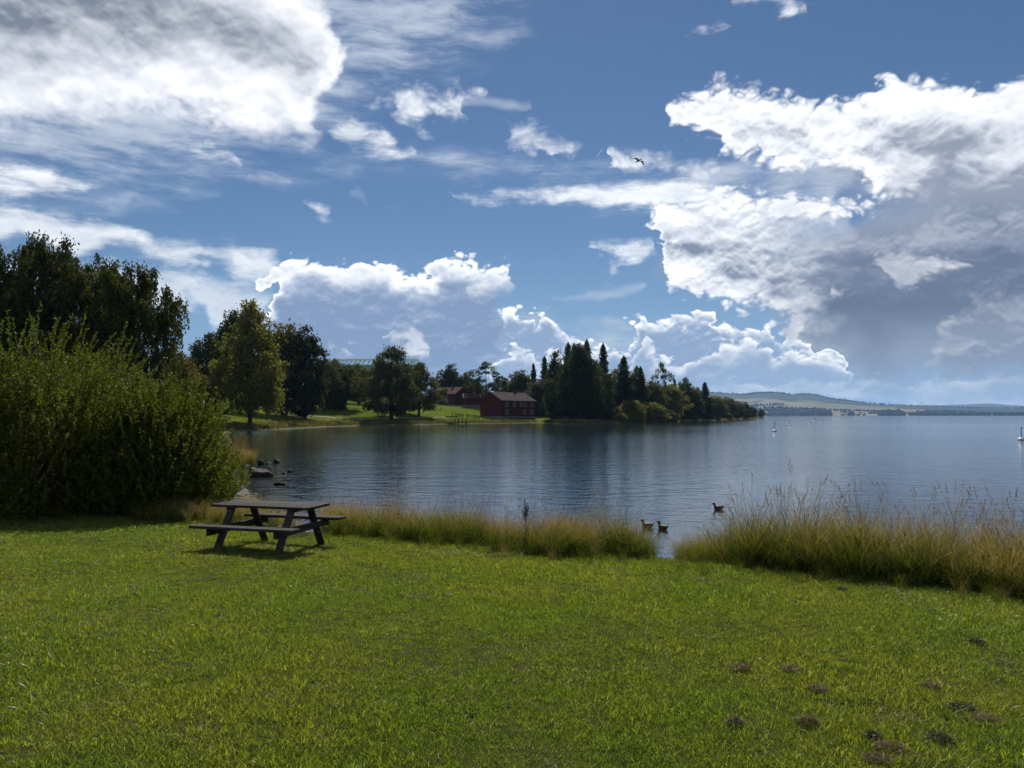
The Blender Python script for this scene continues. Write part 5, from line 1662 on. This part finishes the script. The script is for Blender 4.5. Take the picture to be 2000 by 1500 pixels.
def duck(u, v, heading, label, dark=1.0):
    p_ = on_water(u, v)
    o = empty('duck', (p_[0], p_[1], 0.0), heading, (0.7, 0.7, 0.7))
    tag(o, label, 'duck', 'ducks swimming by the tall grass')
    rg = [((-.25, 0, .135), .02, .012), ((-.215, 0, .115), .055, .03), ((-.16, 0, .085), .09, .075), ((-.08, 0, .06), .115, .1), ((.03, 0, .055), .118, .108),
          ((.11, 0, .062), .092, .09), ((.16, 0, .075), .055, .06), ((.182, 0, .08), .015, .02)]
    v_, f_ = loft(rg)
    bd = MB().add(v_, f_).tube([(.09, 0, .06), (.125, 0, .13), (.145, 0, .18), (.158, 0, .215), (.178, 0, .24), (.21, 0, .243), (.24, 0, .23), (.252, 0, .222)], [.07, .055, .044, .05, .057, .054, .034, .012], 10).build('body', BROWN, o, smooth=True)
    v_, f_ = loft([((.24, 0, .218), .02, .016), ((.275, 0, .212), .018, .009), ((.305, 0, .208), .015, .006), ((.312, 0, .207), .005, .003)], 8)
    MB().add(v_, f_).build('bill', BILL, o, smooth=True)
    for s in (-1, 1):
        v_, f_ = loft([((-.22, s * .05, .14), .004, .01), ((-.12, s * .098, .12), .016, .045), ((0, s * .112, .105), .018, .062), ((.09, s * .098, .1), .012, .045), ((.12, s * .085, .1), .003, .01)], 8)
        MB().add(v_, f_).build('wing', BROWN, o, smooth=True)
        MB().box((.225, s * .05, .243), (.01, .006, .01), bevel=.003).build('eye', GLASS, o)
    return o
duck(1264, 1030, R(155), 'brown duck farthest left, partly behind the tall grass')
duck(1294, 1034, R(125), 'brown duck in the open gap of the tall grass')
duck(1403, 995, R(168), 'brown duck farthest out, left of the tall grass plumes')

# ------------------------------------------------------------------ gull in the sky
GULL = feather('gull_feathers', (0.12, 0.12, 0.125), (0.08, 0.08, 0.085))
gp = at(1247, 314, 42)
gl = empty('gull', gp)
gl.rotation_euler = (R(38), R(-28), R(12))
tag(gl, 'dark gull gliding with bent wings against a white cloud', 'bird')
v_, f_ = loft([((-.27, 0, 0), .05, .006), ((-.18, 0, .0), .035, .02), ((-.05, 0, 0), .06, .055), ((.08, 0, .005), .058, .055), ((.16, 0, .015), .036, .036), ((.21, 0, .02), .034, .032), ((.245, 0, .015), .015, .014), ((.285, 0, .008), .006, .007)], 10)
MB().add(v_, f_).build('body', GULL, gl, smooth=True)
for s in (-1, 1):
    span = [(0.03, .02, .09, -.07), (.18, .06, .10, -.06), (.36, .085, .075, -.07), (.52, .06, .02, -.10), (.66, .03, -.06, -.15), (.74, .01, -.125, -.155)]
    v_ = []
    for y, z, le, te in span:
        for x, dz in ((le, .0), ((le + te) / 2, .012), (te, .0), ((le + te) / 2, -.006)):
            v_.append((x, s * y, z + dz))
    f_ = []
    for i in range(len(span) - 1):
        for k in range(4):
            f_.append((i * 4 + k, i * 4 + (k + 1) % 4, (i + 1) * 4 + (k + 1) % 4, (i + 1) * 4 + k))
    f_ += [(0, 1, 2, 3), tuple((len(span) - 1) * 4 + k for k in range(4))]
    MB().add(v_, f_).build('wing', GULL, gl, smooth=True)

# ------------------------------------------------------------------ mooring buoys and a sailing boat
DARKM = simple('dark_pole', (0.03, 0.03, 0.035), 0.5, 0.3, 0.1)
BW = simple('buoy_white', (0.75, 0.75, 0.74), 0.4, 0.4, 0.06)
def buoy(u, v, label, s=1.0, lean=0.0):
    p_ = on_water(u, v)
    o = empty('mooring_buoy', (p_[0], p_[1], 0), 0.3, (s, s, s))
    tag(o, label, 'buoy', 'mooring buoys on the lake')
    MB().tube([(0, 0, -.25), (0, 0, -.12), (0, 0, .05), (0, 0, .2), (0, 0, .3), (0, 0, .34)], [.12, .3, .38, .32, .16, .05], 14).build('float', BW, o, smooth=True)
    MB().tube([(0, 0, .3), (lean, 0, 1.55)], [.045, .03], 7).build('pole', DARKM, o)
    MB().tube([(0, 0, -.02), (0, 0, .04)], [.40, .40], 14).build('fender_ring', DARKM, o)
    MB().box((lean * .95 + .1, 0, 1.42), (.2, .02, .16)).build('flag', DARKM, o)
buoy(1513, 842.5, 'white buoy with tall pole nearest to the wooded point')
buoy(1542, 831.5, 'second white buoy to the right of the point', 1.0, .05)
buoy(1582, 827.5, 'third buoy from the point, pole leaning slightly', 1.05, -.05)
buoy(1591, 822, 'fourth buoy from the point, small in the distance', 1.1)
buoy(1604, 824.5, 'rightmost buoy of the cluster off the point', 1.1, .08)
buoy(1566, 818, 'faintest most distant buoy of the cluster', 1.2)
buoy(1995, 859.5, 'white buoy with pole at the right edge of the picture', 0.95)
sp = on_water(1938, 813.2); sp = sp * (1700 / sp[1])
sb = empty('sailing_boat', (sp[0], 1700.0, 0), R(65))
tag(sb, 'small sailing boat with pale sail far out on the lake', 'boat')
v_, f_ = loft([((-3.4, 0, .5), 1.0, .55), ((-1.5, 0, .42), 1.35, .75), ((.8, 0, .45), 1.2, .75), ((2.6, 0, .6), .6, .6), ((3.8, 0, .85), .05, .25)], 12)
MB().add(v_, f_).build('hull', DARKM, sb, smooth=True)
MB().tube([(.6, 0, .8), (.6, 0, 12.6)], [.1, .05], 7).build('mast', PALE, sb)
MB().tube([(.6, 0, 1.9), (-3.6, .5, 1.9)], .07, 6).build('boom', PALE, sb)
SAIL = simple('sailcloth', (0.72, 0.72, 0.66), 0.8, 0.1, 0.05)
v_ = []
for i in range(9):
    t_ = i / 8
    w_ = 4.0 * (1 - t_) ** 0.85
    for j in range(5):
        s_ = j / 4
        v_.append((.5 - w_ * s_, .5 * s_ * (1 - t_) + .35 * math.sin(math.pi * s_) * (1 - .5 * t_), 2.0 + 10.2 * t_))
f_ = [(i * 5 + j, i * 5 + j + 1, (i + 1) * 5 + j + 1, (i + 1) * 5 + j) for i in range(8) for j in range(4)]
MB().add(v_, f_).build('mainsail', SAIL, sb, smooth=True)
v_ = []
for i in range(9):
    t_ = i / 8
    w_ = 2.8 * (1 - t_)
    for j in range(5):
        s_ = j / 4
        v_.append((3.6 - 2.9 * t_ - w_ * s_, .7 * s_ * (1 - t_) + .2 * math.sin(math.pi * s_), 1.3 + 9.5 * t_))
MB().add(v_, f_).build('jib', SAIL, sb, smooth=True)

# ------------------------------------------------------------------ farms across the lake
FW = simple('farm_white', (0.62, 0.62, 0.6), 0.8, 0.1, 0.05)
FR = simple('farm_red', (0.2, 0.06, 0.05), 0.85, 0.1, 0.1)
FG = simple('farm_roof', (0.42, 0.43, 0.44), 0.6, 0.2, 0.05)
for u_, Y_, w_, h_, m_, lb_ in ((1624, 5420, 24, 11, FW, 'white farmhouse on the field below the middle of the ridge'), (1699, 5980, 34, 10, FW, 'long pale farm building high on the fields at right'),
                                (1706, 5985, 20, 12, FG, 'pale roofed barn beside the long farm building'), (1815, 5560, 22, 12, FW, 'white house among the woods right of the fields'),
                                (1869, 5620, 20, 14, FW, 'white house alone in the woods far right'), (1475, 5930, 34, 12, FR, 'dark farm cluster on the upper field left'),
                                (1420, 5700, 26, 11, FW, 'pale farmhouse on the field just right of the last spruce')):
    x_ = px_x(u_, Y_)
    z_ = float(hill_z(np.array([x_]), np.array([float(Y_)]))[0])
    o = empty('farmhouse', (x_, Y_, z_), 0.3)
    tag(o, lb_, 'house', 'farms on the hillside across the lake')
    MB().box((0, 0, h_ * .28), (w_, w_ * .5, h_ * .62)).build('wall', m_, o)
    e, d = w_ / 2 + .5, w_ * .25 + .6
    v_ = [(-e, -d, h_ * .59), (e, -d, h_ * .59), (e, d, h_ * .59), (-e, d, h_ * .59), (-e, 0, h_), (e, 0, h_)]
    MB().add(v_, [(0, 1, 5, 4), (2, 3, 4, 5), (0, 4, 3), (1, 2, 5), (0, 3, 2, 1)]).build('roof', FG, o)

# ------------------------------------------------------------------ dock stalk, clumps of cut grass
DOCK = simple('dock_seed', (0.035, 0.022, 0.016), 0.85, 0.1, 0.4, 40)
dp = np.array((px_x(1027, 13.1), 13.1)); dz = gz(*dp)
dk = empty('dock_plant', (dp[0], dp[1], dz), 0.0, (1.0, 1.0, 0.78))
tag(dk, 'dark brown dock stalk with dried seed spikes in the tall grass', 'plant')
rr_ = np.random.default_rng(5)
MB().tube([(0, 0, -.05), (.01, 0, .5), (-.01, 0, .85), (-.025, 0, 1.22)], [.008, .007, .005, .002], 6).build('stalk', DOCK, dk)
for a, b in (((-.012, 0, .80), (-.03, .01, 1.22)), ((.005, 0, .78), (.05, .02, 1.06)), ((-.005, 0, .7), (-.06, -.02, .96)), ((.0, 0, .86), (.02, -.03, 1.14))):
    a, b = np.array(a), np.array(b)
    tt = rr_.random(260)
    c = a + (b - a) * tt[:, None] + rr_.normal(size=(260, 3)) * .019 * (1.1 - tt[:, None])
    link('seed_spike', crown_mesh('seed_spike', c, rr_.normal(size=(260, 3)), .016, .011, rr_), DOCK, dk)
DG = leaf_material('cut_grass', (0.17, 0.135, 0.07), 0.3, tint=(1.1, 1.0, 0.6), var=0.5, use_color=False)
DG2 = leaf_material('cut_grass_dark', (0.06, 0.056, 0.03), 0.2, var=0.5, use_color=False)
def heap(u, v, w, h, dark, label, seed):
    d = ray(u, v)
    Y = 6.0
    for _ in range(30):
        p_ = at(u, v, Y)
        Y += (p_[2] - gz(p_[0], p_[1])) * 2.0
    p_ = at(u, v, Y)
    r_ = np.random.default_rng(seed)
    n = 190
    w, h = w * 0.75, h * 0.6
    a = r_.random(n) * 6.283
    q = np.sqrt(r_.random(n))
    c = np.stack([w * q * np.cos(a), w * .7 * q * np.sin(a), .015 + h * (1 - q ** 2) * r_.random(n)], 1)
    ax = r_.normal(size=(n, 3)) * np.array([1, 1, .45])
    o = link('grass_clump', crown_mesh('grass_clump', c, ax, .05 + .05 * r_.random(n), .004, r_), DG2 if dark else DG, loc=(p_[0], p_[1], gz(p_[0], p_[1]) + .012))
    return tag(o, label, 'grass clump', 'clumps of cut grass on the lawn')
for i, (u_, v_, w_, h_, dk_, lb_) in enumerate(((1645, 1155, .08, .08, 1, 'small dark clump of earth and grass just before the tall grass'), (1909, 1259, .10, .05, 1, 'dark flat clump near the right edge of the lawn'),
        (1447, 1310, .10, .04, 0, 'left one of two dry mown clumps lying level, right of the middle of the lawn'), (1545, 1312, .11, .035, 0, 'right one of two dry mown clumps lying level, right of the middle of the lawn'), (1597, 1352, .09, .04, 0, 'small dry mown clump lying just above the upright tan tuft'), (1818, 1348, .09, .05, 0, 'dry clump left of the long row of cut grass at right'), (1576, 1418, .09, .09, 0, 'upright tan tuft of dry grass in the right foreground'),
        (1436, 1418, .07, .05, 0, 'leftmost dry clump beside the upright tan tuft'), (1877, 1388, .12, .04, 1, 'dark end of the long row of cut grass at right'), (1925, 1412, .14, .045, 0, 'tan end of the long row of cut grass at right'),
        (1835, 1450, .10, .05, 1, 'dark matted clump below the long row of cut grass'), (1706, 1446, .06, .05, 1, 'small dark lump in the lower right foreground'), (1735, 1466, .12, .04, 0, 'wide brown mat of dry grass at the lower right'),
        (1713, 1490, .10, .04, 0, 'brown mat of dry grass at the bottom edge of the picture'), (1373, 1137, .16, .04, 0, 'flat clump of cut grass before the gap in the tall grass'))):
    heap(u_, v_, w_, h_, dk_, lb_, 100 + i)

# ------------------------------------------------------------------ haze
hz, t, out = material('haze')
vol = t.node('ShaderNodeVolumePrincipled')
vol.inputs['Color'].default_value = (0.36, 0.62, 1.0, 1.0)
vol.inputs['Density'].default_value = 4.6e-5
vol.inputs['Anisotropy'].default_value = 0.25
t.put(out.inputs['Volume'], vol.outputs[0])
b = MB().box((0, 6500, 192), (24500, 20400, 410))
haze = b.build('haze', hz)
tag(haze, 'thin blue haze over the lake towards the far hills', 'haze', kind='stuff')
